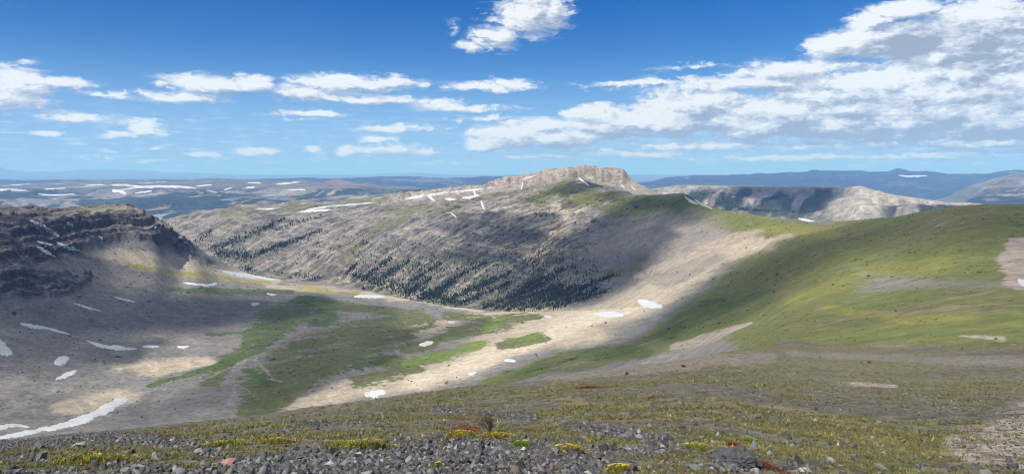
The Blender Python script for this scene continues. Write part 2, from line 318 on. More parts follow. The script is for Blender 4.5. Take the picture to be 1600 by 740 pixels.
# ------------------------------------------------------------------ cover masks: soft strokes laid out on the survey sketch
wu = (14 * fbm(XW, YW, 90, 4, 31) + 5 * fbm(XW, YW, 18, 3, 33) + 3.5 * fbm(XW, YW, 5, 2, 35)).astype(np.float32)
wv = (6 * fbm(XW, YW, 90, 4, 41) + 3 * fbm(XW, YW, 18, 3, 43) + 1.8 * fbm(XW, YW, 5, 2, 45)).astype(np.float32)
def stroke(pts, soft=0.5, warp=1.0, tr=None, asp=2.2, yr=None):
    """pts (u, v, halfwidth in rows); returns 0..1 mask on the grid"""
    p = np.array(pts, float)
    m = p[:, 2].max() * (1 + soft) + 8
    i0, i1 = np.searchsorted(U, [p[:, 0].min() - m * asp - 16, p[:, 0].max() + m * asp + 16])
    soft *= .65
    out = np.zeros((NU, NY), np.float32)
    if i1 <= i0: return out
    sl = VV[i0:i1]; sel = (sl > p[:, 1].min() - m) & (sl < p[:, 1].max() + m)
    if tr: sel &= (T[i0:i1] >= tr[0]) & (T[i0:i1] <= tr[1])
    if yr: sel &= (YW[i0:i1] >= yr[0]) & (YW[i0:i1] <= yr[1])
    u = UU[i0:i1][sel] + warp * wu[i0:i1][sel]; v = VV[i0:i1][sel] + warp * wv[i0:i1][sel]
    best = np.full(u.shape, 9.0)
    if len(p) == 1: p = np.vstack([p, p + [0.01, 0, 0]])
    for a, b in zip(p[:-1], p[1:]):
        ax, ay = a[0] / asp, a[1]; dx, dy = (b[0] - a[0]) / asp, b[1] - a[1]
        t = np.clip(((u / asp - ax) * dx + (v - ay) * dy) / (dx * dx + dy * dy + 1e-9), 0, 1)
        d = np.hypot(u / asp - ax - t * dx, v - ay - t * dy) / np.maximum(a[2] + t * (b[2] - a[2]), 0.3)
        best = np.minimum(best, d)
    q = out[i0:i1]; q[sel] = 1 - sstep(best, 1 - soft, 1 + soft)
    return out
def many(lst, **k):
    o = np.zeros((NU, NY), np.float32)
    for s in lst: o = np.maximum(o, stroke(s, **k))
    return o

# ------------------------------------------------------------------ relief
def relief(lam, octaves, seed, gain=0.5, ridged=False, ang=None, stretch=1.0, k=1.0):
    """fbm on the whole grid whose octaves fade out where the grid is too coarse; optional stretch along a heading"""
    x, y = XW, YW
    if ang is not None:
        c, s = math.cos(ang), math.sin(ang); x, y = (XW * c + YW * s) / stretch, -XW * s + YW * c
    step = np.where(Y < 70, 0.009, np.where(Y < 480, 0.0075, np.where(Y < 2750, 0.0022, np.where(Y < 4400, 0.0032, np.where(Y < 17000, 0.0052, 0.015)))))
    lmin = 3.0 * k * np.maximum(step, 0.0016) * Y
    out = np.zeros((NU, NY), np.float32); a = 1.0; tot = 0
    for o in range(octaves):
        w = sstep(lam / lmin, 0.7, 1.6).astype(np.float32)
        js = np.nonzero(w > 0)[0]
        if len(js):
            j0, j1 = js[0], js[-1] + 1
            n = perlin(x[:, j0:j1] / lam, y[:, j0:j1] / lam, seed + 17 * o)
            if ridged: n = 1 - 2 * np.abs(n)
            out[:, j0:j1] += a * n * w[j0:j1]
        tot += a; a *= gain; lam /= 2.03
    return out / tot
def terr(s, sharp=0.25):
    f = np.floor(s); r = s - f
    return f + sstep(r, 0.5 - sharp, 0.5 + sharp) - s
tw = lambda a, b, w=0.3: sstep(T, a - w, a + w) * (1 - sstep(T, b - w, b + w))
S = stroke; TB = (K_TROUGH - .2, K_HID); TS = (K_HID - .5, K_R1)

M_near = 1 - sstep(T, K_TROUGH - .3, K_TROUGH + .3)
M_basin = tw(K_TROUGH, K_LIP + .4)
M_slope = tw(K_LIP + .5, K_R1 - .6)
M_hill = sstep(UU + wu * 1.5, 985, 1130) * sstep(T, K_TROUGH, K_TROUGH + .6) * (1 - sstep(T, K_HID2, K_HID2 + .6))   # the connected grassy ridge
M_mtn = M_slope * (1 - sstep(UU + wu + 0.8 * (VV - 340), 900, 1010)) * (1 - sstep(T, K_CREST + .1, K_CREST + .5))
M_cliffL = np.maximum(many([[(-400, 400, 60), (-60, 374, 46), (60, 370, 40), (130, 356, 26), (200, 349, 21), (250, 363, 14), (292, 388, 8)],
                            [(-100, 440, 34), (20, 438, 26), (80, 446, 16), (130, 436, 7)]], soft=.35, tr=TB, warp=1.2),
                       S([(240, 366, 8), (290, 392, 9), (340, 416, 6)], soft=.6, tr=TB) * .45)
M_sum = sstep(T, K_BASE - .12, K_BASE + .05) * (1 - sstep(T, K_CREST - .02, K_CREST + .1)) * sstep(UU, 590, 660) * (1 - sstep(UU, 985, 1000))
M_far = sstep(T, K_R1 - .3, K_R1 + .3)

n_big = relief(420, 7, 101, .52); n_mid = relief(60, 5, 131, .55); n_rid = relief(260, 7, 151, .55, ridged=True)
n_gul = relief(46, 5, 171, .6, ridged=True, ang=math.atan2(-.62, -.78), stretch=7)
n_rib = relief(120, 4, 173, .55, ridged=True, ang=math.atan2(-.66, -.75), stretch=4)
n_fine = relief(14, 4, 191, .6); n_fis = relief(26, 4, 211, .6, ridged=True)
# soft relief of scree and turf
Z += (n_big * 5.0 * sstep(YW, 150, 700) * (1 - M_far) + n_mid * 0.9 * sstep(YW, 60, 400) * (1 - M_far))
# mountain face: gullies and ledges
Z += M_mtn * (n_rid * 2 + n_gul * 13 + n_rib * 15 + n_fis * 2.0)
ledge = terr((Z + .12 * XW + 14 * n_big + 8 * n_mid) / 26.0, .16)
Z += M_mtn * ledge * 5 * sstep(n_big + .7 * n_mid + .4 * n_gul, .0, .3)
strat = terr((Z + .10 * XW + 6 * n_big + 3.5 * n_mid + 2 * n_fis) / 12.0, .13)
Z += M_mtn * strat * 4.0 * sstep(n_mid + .6 * n_big + .4 * n_gul, -.05, .25)
# dark cliff on the left: bedded ledges
but = relief(75, 6, 221, .58, ridged=True); crag = relief(34, 5, 225, .62)
for h, a, o in ((34, 13, 0), (13, 7.0, 3.3), (6, 2.5, 1)):
    Z += M_cliffL * terr((Z + 12 * n_big + 6 * n_mid + 3 * crag + o) / h, .11) * a * sstep(crag + .5 * n_big, -.35, .1)
Z += M_cliffL * (n_fis * 3.0 + but * 7 + n_mid * 4 + crag * 5)
# summit cliffs: vertical fissures
fiss = relief(22, 3, 231, .6, ridged=True, ang=math.pi / 2, stretch=4)
Z += M_sum * (fiss * 5 - 3 + n_fis * 3 + relief(30, 4, 235, .6) * 3)
Z += sstep(UU, 840, 870) * (1 - sstep(UU, 985, 1000)) * tw(K_BASE, K_CREST + .9, .3) * (relief(60, 5, 237, .62) * 2 + relief(24, 3, 239, .6, ridged=True, k=.6) * 3.5 - 1.5)
# moraine hummocks in the bowl, terracettes on turf
M_hum = many([[(60, 600, 26), (150, 580, 22), (240, 575, 12)], [(40, 640, 22), (140, 640, 16)], [(520, 560, 40), (640, 520, 30), (470, 620, 25)]], soft=.6, tr=TB)
Z += M_hum * (n_mid * 5 + relief(22, 4, 251, .6) * 1.6)
# far land
far_w = sstep(T, K_R1 - .5, K_R1 + 1.0)
fr = relief(1500, 6, 271, .55, ridged=True); fr2 = relief(520, 5, 291, .55, ridged=True)
cr = np.ones_like(T)
for k in (K_R1 + 3, K_R2 + 3, K_R3 + 2, K_R4 + 1):
    cr = np.minimum(cr, sstep(np.abs(T - k), .02, .75))
Z += far_w * (.10 + .90 * cr) * np.where(T < K_R2 - .5, fr2 * 34 + fr * 10, np.where(T < K_R3 - .6, fr * 55 + fr2 * 26, np.where(T < K_R4 - .5, fr * 120, fr * 60)))
Z += sstep(T, K_R4 - .5, K_R4 + .2) * relief(4200, 4, 299, .6, ridged=True, k=.4) * (60 + 150 * (1 - sstep(UU, 200, 420)))
led2 = terr((Z + 40 * fr2) / 90.0, .2)
Z += far_w * (1 - sstep(T, K_R3 - .6, K_R3)) * led2 * 34 * cr
# foreground: lumps of turf and small steps
Z += M_near * (relief(9, 5, 311, .55) * .30 * sstep(YW, 3, 12) + relief(45, 3, 331, .5) * .9 * sstep(YW, 18, 70) * (1 - sstep(T, K_EDGE - .5, K_EDGE)))

dzy = np.gradient(Z, axis=1) / np.gradient(Y)[None]
dzx = np.gradient(Z, axis=0) / (np.gradient(U)[:, None] / F * Y[None])
STEEP = np.hypot(dzy + dzx * 0, dzx).astype(np.float32)
# ------------------------------------------------------------------ cover colours (albedo)
C = np.zeros((NU, NY, 3), np.float32)
def lay(m, c, var=0.0, n=None):
    global C
    c = np.array(c, np.float32)
    m = np.clip(m, 0, 1)[..., None]
    cc = c if n is None else c * (1 + var * n[..., None])
    C = C * (1 - m) + cc * m
nA = relief(36, 5, 401, .62, k=.42); nB = relief(9, 4, 421, .65, k=.42); nC = relief(160, 5, 441, .55, k=.42)
nS = relief(34, 5, 461, .62, ang=math.atan2(-.62, -.78), stretch=8, k=.42)
nH = relief(20, 5, 481, .62, ang=0.15, stretch=2.2, k=.42)          # streaks along the contour of the near hills
GREY, TAN, PALE = (.156, .147, .138), (.33, .28, .215), (.44, .385, .30)
DARK, ROCK = (.098, .088, .080), (.196, .180, .160)
OLIVE, GREEN, LUSH, YELL = (.112, .122, .042), (.055, .080, .021), (.105, .148, .024), (.20, .185, .04)
def rag(m, a=.75): return sstep(m + a * (m > .02) * (.55 * nA + nB), .34, .62)   # broken, ragged borders
# bowl
lay(np.ones_like(T), GREY, .3, nA + .6 * nB)
tanm = many([[(1240, 362, 9), (1180, 384, 12), (1110, 402, 12), (1060, 440, 16), (1000, 470, 20), (930, 490, 22), (860, 505, 22), (790, 530, 20)],
             [(900, 520, 22), (840, 525, 22), (780, 545, 14), (700, 580, 16), (620, 600, 16), (540, 615, 14), (450, 640, 9)],
             [(700, 505, 10), (640, 515, 8), (580, 520, 5)], [(740, 495, 8), (800, 493, 8), (860, 492, 6)],
             [(150, 395, 8), (240, 408, 13), (340, 425, 12), (430, 437, 6)], [(420, 445, 4), (520, 452, 4), (640, 466, 3), (750, 484, 3)],
             [(190, 572, 8), (250, 574, 11), (320, 565, 7)], [(100, 640, 9), (190, 620, 12)]], soft=.7, tr=(K_TROUGH - .2, K_SH + 1))
lay(tanm * .9, TAN, .22, nA + nB)
lay(S([(1235, 364, 7), (1170, 384, 8), (1100, 402, 8), (1040, 440, 8), (980, 480, 10), (900, 505, 12), (800, 545, 10), (650, 600, 12)], soft=.8, tr=TB) * .75, PALE, .15, nB)
# meadow and turf of the bowl
mead = many([[(650, 500, 16), (570, 525, 26), (490, 560, 32), (430, 600, 26), (405, 645, 14)], [(570, 600, 13), (640, 582, 11), (600, 560, 10)], [(700, 492, 6), (770, 500, 7), (840, 493, 4)], [(480, 470, 9), (540, 478, 8), (620, 486, 6)],
             [(640, 545, 9), (720, 515, 9), (790, 508, 8)], [(360, 560, 8), (330, 600, 8)], [(790, 540, 6), (840, 528, 7)]], soft=.8, tr=TB)
lay(rag(mead * (.80 + .75 * nS + .35 * nC)) * .92, (.080, .090, .030), .35, nB + nA)
lay(.88 * rag((.8 + .5 * nS) * many([[(480, 468, 8), (455, 490, 18), (420, 515, 16), (390, 545, 10), (340, 572, 6), (280, 592, 4), (235, 602, 3)], [(520, 478, 7), (500, 498, 12)], [(600, 560, 5), (560, 572, 6)], [(420, 600, 5), (385, 580, 5)]], soft=.9, tr=TB)), GREEN, .45, nB + nA)
lay(rag((.85 + .6 * nS) * many([[(640, 572, 5), (700, 552, 9), (755, 536, 7)], [(800, 530, 6), (838, 524, 6)], [(780, 497, 4), (760, 512, 4)]], soft=1.0, tr=TB)) * .9, LUSH, .4, nB + nA)
lay(many([[(200, 416, 3), (300, 428, 4), (420, 441, 3)], [(470, 448, 3), (560, 458, 3)]], soft=.6, tr=TB) * .7, YELL, .2, nB)
lay(rag(many([[(270, 450, 3), (350, 456, 6), (450, 456, 5)], [(930, 477, 3), (960, 471, 5), (992, 464, 3)], [(330, 520, 2), (380, 518, 3)]], soft=1.0, tr=TB)) * .8, GREEN, .3, nB)
lay(many([[(235, 470, 4), (330, 500, 14), (400, 480, 10)]], soft=.9, tr=TB) * .3, (.12, .11, .10))
# stream lines
for s in ([(400, 560, .9), (420, 590, 1.3), (432, 596, .8)], [(395, 620, .7), (370, 600, .7), (352, 640, 1)], [(388, 560, 1), (330, 590, 1), (270, 612, .8)]):
    lay(S(s, soft=.6, tr=TB) * .7, (.22, .20, .19))
# ridge and right-hand hill
hill = many([[(1000, 320, 12), (1060, 326, 14), (1130, 345, 14), (1200, 356, 16), (1260, 362, 18)], [(1300, 380, 40), (1400, 380, 50), (1500, 380, 60), (1700, 380, 70), (2000, 380, 70)],
             [(1240, 440, 50), (1140, 485, 30), (1060, 520, 18), (1000, 548, 12), (900, 568, 14), (830, 580, 12), (760, 602, 7)], [(1200, 520, 30), (1400, 500, 50), (1700, 500, 60), (2000, 500, 60)]], soft=.35, tr=(K_TROUGH - .8, K_HID2 + .6))
lay(hill * sstep(nH + .5 * nA + .9, -.1, .5), OLIVE, .22, nH + .8 * nB)
lay(hill * sstep(nC + .5 * nH, .0, .4) * .6, (.128, .112, .062), .2, nB)
lay(hill * sstep(nH + .8 * nC - .1, .15, .5) * .5, (.17, .155, .115), .25, nB)
lay(many([[(1230, 415, 10), (1160, 460, 18), (1090, 500, 18), (1040, 525, 10)], [(980, 545, 8), (880, 560, 9), (800, 585, 7)], [(930, 560, 8), (1010, 556, 6)]], soft=.8, tr=TB) * .85 * sstep(nA + .5 * nH, -.45, .15), GREEN, .3, nH + nB)
lay(many([[(1180, 358, 5), (1260, 362, 8), (1300, 368, 8)], [(1240, 470, 8), (1350, 430, 12), (1460, 410, 12)], [(1300, 480, 6), (1420, 500, 7), (1520, 495, 6)]], soft=.9, tr=(K_TROUGH - 1, K_HID2)) * .38, YELL, .3, nH)
lay(rag(many([[(1055, 541, 5), (1110, 527, 8), (1145, 514, 6), (1172, 506, 3)]], soft=.6, tr=TB), .5), (.235, .2, .165), .2, nB)
lay(many([[(1350, 546, 3), (1410, 544, 3)], [(1500, 525, 2), (1560, 530, 3)]], soft=.7, tr=(2, K_HID)) * .6, (.3, .28, .26), .3, nB)
lay(rag(many([[(1580, 375, 4), (1600, 385, 14), (1590, 410, 14), (1604, 440, 16)], [(1640, 400, 20), (1640, 440, 16)]], soft=.9, tr=(2, K_HID2))), (.25, .208, .178), .25, nB)
# scree and turf on the inner side of the ridge
ridge_in = many([[(1050, 370, 40), (980, 390, 40), (920, 380, 40)], [(1090, 400, 20), (1040, 440, 10)]], soft=.5, tr=(K_TROUGH, K_SH + .6))
lay(ridge_in * .8 * sstep(UU, 880, 960), (.185, .165, .145), .25, nS + nB)
lay(many([[(1180, 362, 5), (1110, 385, 8), (1060, 408, 6)], [(1000, 430, 5), (1060, 410, 5)], [(1230, 368, 4), (1190, 380, 5)]], soft=.8, tr=(K_TROUGH, K_SH + .6)) * .7, (.30, .25, .20), .2, nS)
# far face of the bowl: pale rock, turf benches
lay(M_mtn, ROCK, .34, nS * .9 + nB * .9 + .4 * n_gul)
lay(M_mtn * sstep(nS + .5 * nA, .06, .3) * .65, (.125, .11, .105))
lay(M_mtn * sstep(n_fis * .6 + nA, .25, .6) * .6, (.075, .068, .065))
lay(M_mtn * sstep(-nC - .4 * nA, .15, .4) * .5, (.29, .25, .2))
lay(M_mtn * sstep(ledge, .1, .4) * sstep(n_big, -.1, .2) * .35, (.16, .145, .14))
low = sstep(VV, 395, 465) * M_mtn * (1 - sstep(UU, 900, 1000))
lay(low * sstep(nS + .4 * nA, -.05, .35) * .8, (.085, .115, .028), .3, nB)
strip = sstep(nS + .5 * nC, .10, .34) * sstep(VV, 330, 400) * M_mtn * (1 - sstep(UU, 880, 960))
lay(strip * .6, (.070, .088, .032), .35, nB)
turf = many([[(300, 342, 4), (350, 338, 6), (430, 332, 6), (520, 325, 4), (600, 316, 3)], [(600, 335, 5), (660, 332, 7), (720, 330, 3)], [(570, 380, 5), (600, 355, 5), (640, 345, 4)], [(380, 350, 4), (350, 362, 4)],
             [(560, 392, 6), (540, 410, 5)], [(790, 312, 2), (840, 300, 2), (700, 322, 3)]], soft=.8, tr=TS)
lay(turf * .8, (.115, .118, .045), .3, nA + nB)
lay(many([[(760, 335, 4), (840, 330, 6), (900, 335, 6)], [(880, 350, 8), (860, 380, 5), (840, 420, 4)], [(870, 400, 4), (856, 430, 5)]], soft=.8, tr=(K_HID, K_SH + 1)) * .7, (.34, .29, .225), .15, nB)
nose = many([[(890, 288, 4), (870, 305, 8), (840, 320, 8)], [(900, 305, 12), (930, 315, 10), (890, 328, 6)], [(960, 316, 8), (1010, 314, 8), (1070, 318, 10)], [(950, 335, 8), (1000, 330, 10)]], soft=.4, tr=(K_HID, K_SH + .5))
lay(nose, (.105, .115, .034), .28, nS + nB)
lay(many([[(990, 420, 7), (950, 432, 4)], [(1000, 405, 6)], [(890, 425, 3), (960, 428, 4)]], soft=.8, tr=(K_TROUGH, K_SH)) * .7, OLIVE, .3, nB)
crk = relief(26, 4, 467, .6, ridged=True, ang=math.atan2(-.62, -.78), stretch=6, k=.42)
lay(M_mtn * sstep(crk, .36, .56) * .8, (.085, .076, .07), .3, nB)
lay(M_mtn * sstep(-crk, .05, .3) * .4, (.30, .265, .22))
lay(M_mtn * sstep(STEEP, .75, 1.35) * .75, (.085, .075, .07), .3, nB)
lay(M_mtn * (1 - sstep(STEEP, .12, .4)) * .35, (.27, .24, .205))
# summit plateau and cliffs
top = sstep(T, K_SH + .9, K_BASE - .1) * (1 - sstep(T, K_R1 - .8, K_R1 - .3)) * (1 - sstep(UU, 1030, 1060)) * sstep(UU, 560, 680)
lay(top * .7, (.27, .24, .2), .2, nA)
lay(M_sum * .9, (.24, .205, .175), .45, fiss)
lay(M_sum * sstep(-fiss, -.1, .35) * .8, (.09, .078, .07))
lay(S([(930, 290, 5), (1000, 300, 4)], soft=.6, tr=(K_HID2 + .3, K_CREST)) * .7, (.22, .2, .185))
# dark bedded cliff
lay(M_cliffL * .95, DARK, .5, nA + nB + .6 * n_fis)
bed = np.sin((Z + 10 * n_big + 5 * n_mid) / 4.2) + np.sin((Z + 10 * n_big) / 1.9)
lay(M_cliffL * sstep(bed + nA, .5, 1.4) * .6, (.125, .115, .108))
lay(M_cliffL * sstep(-bed + nB, .8, 1.6) * .6, (.030, .028, .03))
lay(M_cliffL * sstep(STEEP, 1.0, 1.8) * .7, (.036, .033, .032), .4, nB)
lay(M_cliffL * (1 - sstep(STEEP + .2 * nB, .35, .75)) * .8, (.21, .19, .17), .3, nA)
lay(many([[(120, 333, 2.5), (160, 329, 2.5), (200, 327, 3), (220, 334, 2)], [(60, 340, 2), (110, 344, 2)]], soft=.6, tr=TB) * .8, (.19, .165, .11))
lay(S([(100, 432, 6), (118, 440, 4)], soft=.6, tr=TB) * .7, (.13, .15, .155))
# ---- far land
farc = np.zeros_like(C)
fn = relief(900, 6, 501, .6, k=.42); fn2 = relief(260, 5, 521, .62, k=.42); fs = relief(170, 5, 541, .6, ang=math.atan2(-.8, -.5), stretch=4, k=.42)
def flay(m, c, var=0, n=None):
    global C
    lay(m * far_w, c, var, n)
flay(np.ones_like(T), (.20, .18, .165), .35, fn + fn2)
r1 = tw(K_R1 - .2, K_R2 - .6, .2); r2 = tw(K_R2 - .6, K_R3 - .5, .2); r3 = tw(K_R3 - .5, K_R4 - .6, .2); r4 = sstep(T, K_R4 - .7, K_R4 - .5)
flay(r1 * sstep(fs + .35 * fn2 + .003 * (VV - 318), -.08, .14) * .92 * (1 - sstep(T, K_R1 + 2.4, K_R1 + 2.9)), (.016, .026, .014), .3, fn2)
flay(r1 * sstep(T, K_R1 + 2.7, K_R1 + 3) * .8, (.22, .2, .14))
flay(r1 * S([(1320, 300, 8), (1350, 310, 20), (1330, 335, 20), (1400, 310, 14), (1500, 322, 10)], soft=.5, tr=(K_R1 - .5, K_R2)) * .7, (.33, .295, .25), .3, fs + fn2)
topm = sstep(T + .5 * fn, K_R2 + 1.9, K_R2 + 2.3)
flay(r2 * (1 - topm), (.175, .166, .155), .5, fn2)
flay(r2 * (1 - topm) * sstep(fn + .8 * fn2 + .2, -.05, .15) * .95, (.014, .026, .014), .25, fn2)
flay(r2 * (1 - topm) * sstep(-fn + .4 * fn2, .22, .4) * .5, (.06, .085, .03))
flay(r2 * topm, (.105, .104, .078), .35, fn + fn2)
flay(S([(520, 292, 6), (560, 293, 6), (540, 290, 5), (590, 290, 4)], soft=.7, tr=(K_R2, K_R3)) * .8, (.20, .115, .09), .3, fn2)
flay(S([(1540, 290, 8), (1600, 290, 14), (1700, 290, 14)], soft=.8, tr=(K_R2, K_R3)) * .7 * sstep(fn + fn2, -.3, .2), (.27, .225, .185), .3, fn2)
flay(r3, (.016, .028, .017), .4, fn)
flay(r3 * sstep(fn2 + fn, .25, .5) * .5 * (1 - sstep(UU, 1000, 1100)), (.15, .13, .11))
flay(r3 * sstep(fn2 + .8 * fn, .12, .4) * .45 * sstep(UU, 1000, 1100), (.10, .092, .085))
flay(r3 * S([(660, 281, 2), (720, 285, 2.5), (600, 285, 2)], soft=.7) * .6, (.18, .14, .12))
flay(r4, (.10, .105, .10), .4, fn)
flay(r4 * sstep(fn2 + .5 * fn + .02 * (270 - VV), .15, .3) * (1 - sstep(UU, 300, 400)) * .9, (.75, .76, .78))
sno = relief(420, 5, 561, .62, ang=.25, stretch=4.5, k=.3)
flay(r2 * sstep(T, K_R2 + 1.3, K_R2 + 2.0) * sstep(sno + .3 * fn2, .30, .40) * (1 - sstep(UU, 480, 620)), (.62, .63, .66))
flay(r3 * sstep(T, K_R3 + 1.2, K_R3 + 1.7) * sstep(sno + .3 * fn2, .40, .48) * sstep(UU, 1000, 1100), (.62, .63, .66))
flay(r2 * (1 - topm) * sstep(fs - .4 * fn, .18, .34) * .8, (.27, .235, .215))
flay(r2 * tw(K_R2 + 1.7, K_R2 + 2.2, .15) * sstep(fn2, -.3, .1) * .8, (.09, .08, .085))
# ---- foreground turf and gravel
g1 = relief(2.2, 5, 601, .6, ang=.2, stretch=2.2); g2 = relief(.5, 4, 621, .6); g3 = relief(14, 5, 641, .6, ang=-.1, stretch=3.5)
nearw = M_near
lay(nearw, (.105, .094, .076), .4, g2 + g3)
moss = sstep(g1 + .9 * g3 + .12, -.12, .22)
lay(nearw * moss * .85, (.104, .098, .047), .4, g2 + g1)
lay(nearw * sstep(g1 + .5 * g3, .2, .5) * .8, (.14, .117, .047), .3, g2)
lay(nearw * sstep(-g1 + .6 * g3, .3, .55) * .55, (.135, .085, .045), .3, g2)
GRAV_S = [[(-400, 830, 60), (300, 815, 55), (860, 815, 50)], [(0, 750, 14), (300, 752, 18), (420, 735, 26), (560, 722, 30), (700, 715, 34), (820, 718, 30), (900, 728, 20), (960, 745, 12)], [(0, 695, 8), (90, 688, 9), (180, 684, 8), (260, 690, 9), (330, 705, 6)],
          [(430, 655, 3), (520, 664, 4), (600, 660, 3)], [(690, 640, 5), (760, 645, 5), (830, 655, 5)], [(890, 670, 6), (960, 680, 7), (1040, 690, 5)], [(880, 700, 5), (980, 710, 7), (1080, 705, 5)],
          [(160, 722, 6), (260, 730, 8)], [(0, 712, 5), (60, 716, 5)], [(1130, 735, 6), (1260, 735, 5)]]
M_grav = many(GRAV_S, soft=.8, tr=(.2, K_EDGE + .5), asp=3)
M_grav = np.clip(M_grav * 1.25 + sstep(-g3 - .7 * g1, .12, .4) * .38 * nearw * sstep(UU, 560, 900), 0, 1) * nearw
M_grav *= sstep(M_grav + .6 * g1, .25, .65)
lay(M_grav, (.075, .074, .078), .45, g2)
lay(nearw * sstep(UU + 3 * wu, 900, 1300) * sstep(nH + g3, -.2, .5) * .5, (.14, .13, .105), .3, g2)
scr = many([[(850, 590, 6), (1000, 575, 8), (1100, 560, 7), (1200, 558, 6)], [(1300, 592, 3), (1380, 596, 3)], [(1240, 555, 4), (1400, 560, 6), (1600, 565, 8)]], soft=.8, tr=(2, K_TROUGH + .2))
lay(scr * .7, (.15, .13, .118), .3, g3)
M_bare = scr + 0
Q_ = many([[(1600, 640, 12), (1560, 690, 26), (1620, 720, 30)], [(1490, 690, 10), (1540, 720, 14)], [(1330, 594, 3), (1390, 597, 3)]], soft=.6, tr=(1, K_TROUGH)) * .9 * sstep(g1 + g3 + .5, .0, .4)
M_bare = np.clip(np.maximum(M_bare * .85, Q_), 0, 1)
lay(Q_, (.235, .2, .18), .25, g2)
lay(many([[(1100, 625, 4), (1250, 640, 4), (1360, 670, 5), (1420, 690, 4)], [(880, 625, 3), (1000, 640, 3)]], soft=.9, tr=(1, K_TROUGH)) * .6, (.2, .15, .05), .3, g2)

# ------------------------------------------------------------------ placing things on the finished ground
VF = HV - Z / YW * F
ENV = np.minimum.accumulate(VF, axis=1)
def ray(u, v, ymin=0.0):
    """world point of the visible ground that the survey sketch shows at (u, v)"""
    u = np.atleast_1d(np.asarray(u, float)); v = np.atleast_1d(np.asarray(v, float)); out = np.zeros((len(u), 3))
    fi = np.interp(u, U, np.arange(NU)); jmin = np.searchsorted(Y, ymin)
    for q in range(len(u)):
        i = int(round(fi[q])); e = ENV[i]
        j = int(np.searchsorted(-e, -v[q])); j = max(j, jmin, 1)
        if j >= NY: out[q] = np.nan; continue
        a, b = VF[i, j - 1], VF[i, j]; f = 0.5 if abs(a - b) < 1e-6 else np.clip((a - v[q]) / (a - b), 0, 1)
        y = Y[j - 1] + f * (Y[j] - Y[j - 1])
        out[q] = (y * (u[q] - 800) / F, y, ground(i, fi[q], y))
    return out
def ground(i, fi, y):
    i0 = min(int(fi), NU - 2); w = fi - i0
    return (1 - w) * np.interp(y, Y, Z[i0]) + w * np.interp(y, Y, Z[i0 + 1])
def gz(x, y):
    x = np.atleast_1d(np.asarray(x, float)); y = np.atleast_1d(np.asarray(y, float))
    fi = np.interp(800 + x / y * F, U, np.arange(NU)); fj = np.interp(np.log(y), lnY, np.arange(NY))
    i = np.minimum(fi.astype(int), NU - 2); j = np.minimum(fj.astype(int), NY - 2); a = fi - i; b = fj - j
    return (Z[i, j] * (1 - a) + Z[i + 1, j] * a) * (1 - b) + (Z[i, j + 1] * (1 - a) + Z[i + 1, j + 1] * a) * b
def at_mask(M, x, y):
    fi = np.interp(800 + x / y * F, U, np.arange(NU)); fj = np.interp(np.log(y), lnY, np.arange(NY))
    return M[np.round(fi).astype(int), np.round(fj).astype(int)]

# ------------------------------------------------------------------ materials
def new_mat(name):
    m = bpy.data.materials.new(name); m.use_nodes = True
    t = NT(m.node_tree); b = m.node_tree.nodes['Principled BSDF']
    b.inputs['Specular IOR Level'].default_value = 0.15; b.inputs['Roughness'].default_value = 0.95
    return m, t, b
def ground_mat(name, scales, amt, bump, dist, dark=.5):
    """cover colour broken up at several sizes; 'rough' on the mesh tells rock (1) from turf (0)"""
    m, t, b = new_mat(name)
    at = t.n.new('ShaderNodeAttribute'); at.attribute_name = 'cover'
    ro = t.n.new('ShaderNodeAttribute'); ro.attribute_name = 'rough'
    g = t.n.new('ShaderNodeNewGeometry'); f = None; h = None
    amt_ = t.m('MULTIPLY_ADD', ro.outputs['Fac'], amt * .75, amt * .35)
    for sc in scales:
        n = t.noise(g.outputs['Position'], sc, 5, .68)
        q = t.m('MULTIPLY_ADD', t.m('SUBTRACT', t.ss(n, .32, .68), .5), t.m('MULTIPLY', amt_, 2.0), 1.0); f = q if f is None else t.m('MULTIPLY', f, q); h = n if h is None else t.m('ADD', h, n)
    n3 = t.noise(g.outputs['Position'], scales[0] * 2.3, 4, .7)
    sp = t.m('MULTIPLY', t.ss(n3, .57, .66), t.m('MULTIPLY_ADD', ro.outputs['Fac'], .75, .25))
    f = t.m('MULTIPLY', f, t.m('MULTIPLY_ADD', sp, -dark, 1.0))
    hi = t.m('MULTIPLY', t.ss(n3, .40, .30), ro.outputs['Fac'])
    f = t.m('MULTIPLY', f, t.m('MULTIPLY_ADD', hi, .35, 1.0))
    t.l.new(t.vm('SCALE', at.outputs['Color'], f), b.inputs['Base Color'])
    bp = t.n.new('ShaderNodeBump'); bp.inputs['Distance'].default_value = dist
    t.l.new(t.m('MULTIPLY_ADD', ro.outputs['Fac'], bump, .12), bp.inputs['Strength'])
    t.l.new(h, bp.inputs['Height']); t.l.new(bp.outputs[0], b.inputs['Normal'])
    return m
MAT_near = ground_mat('turf_and_gravel', (7.0, 1.6), .70, .6, .06, .6)
MAT_mid = ground_mat('alpine_ground', (.22, .055), .30, .8, 3.0, .55)
MAT_far = ground_mat('distant_land', (.03, .009), .30, .7, 22.0, .55)

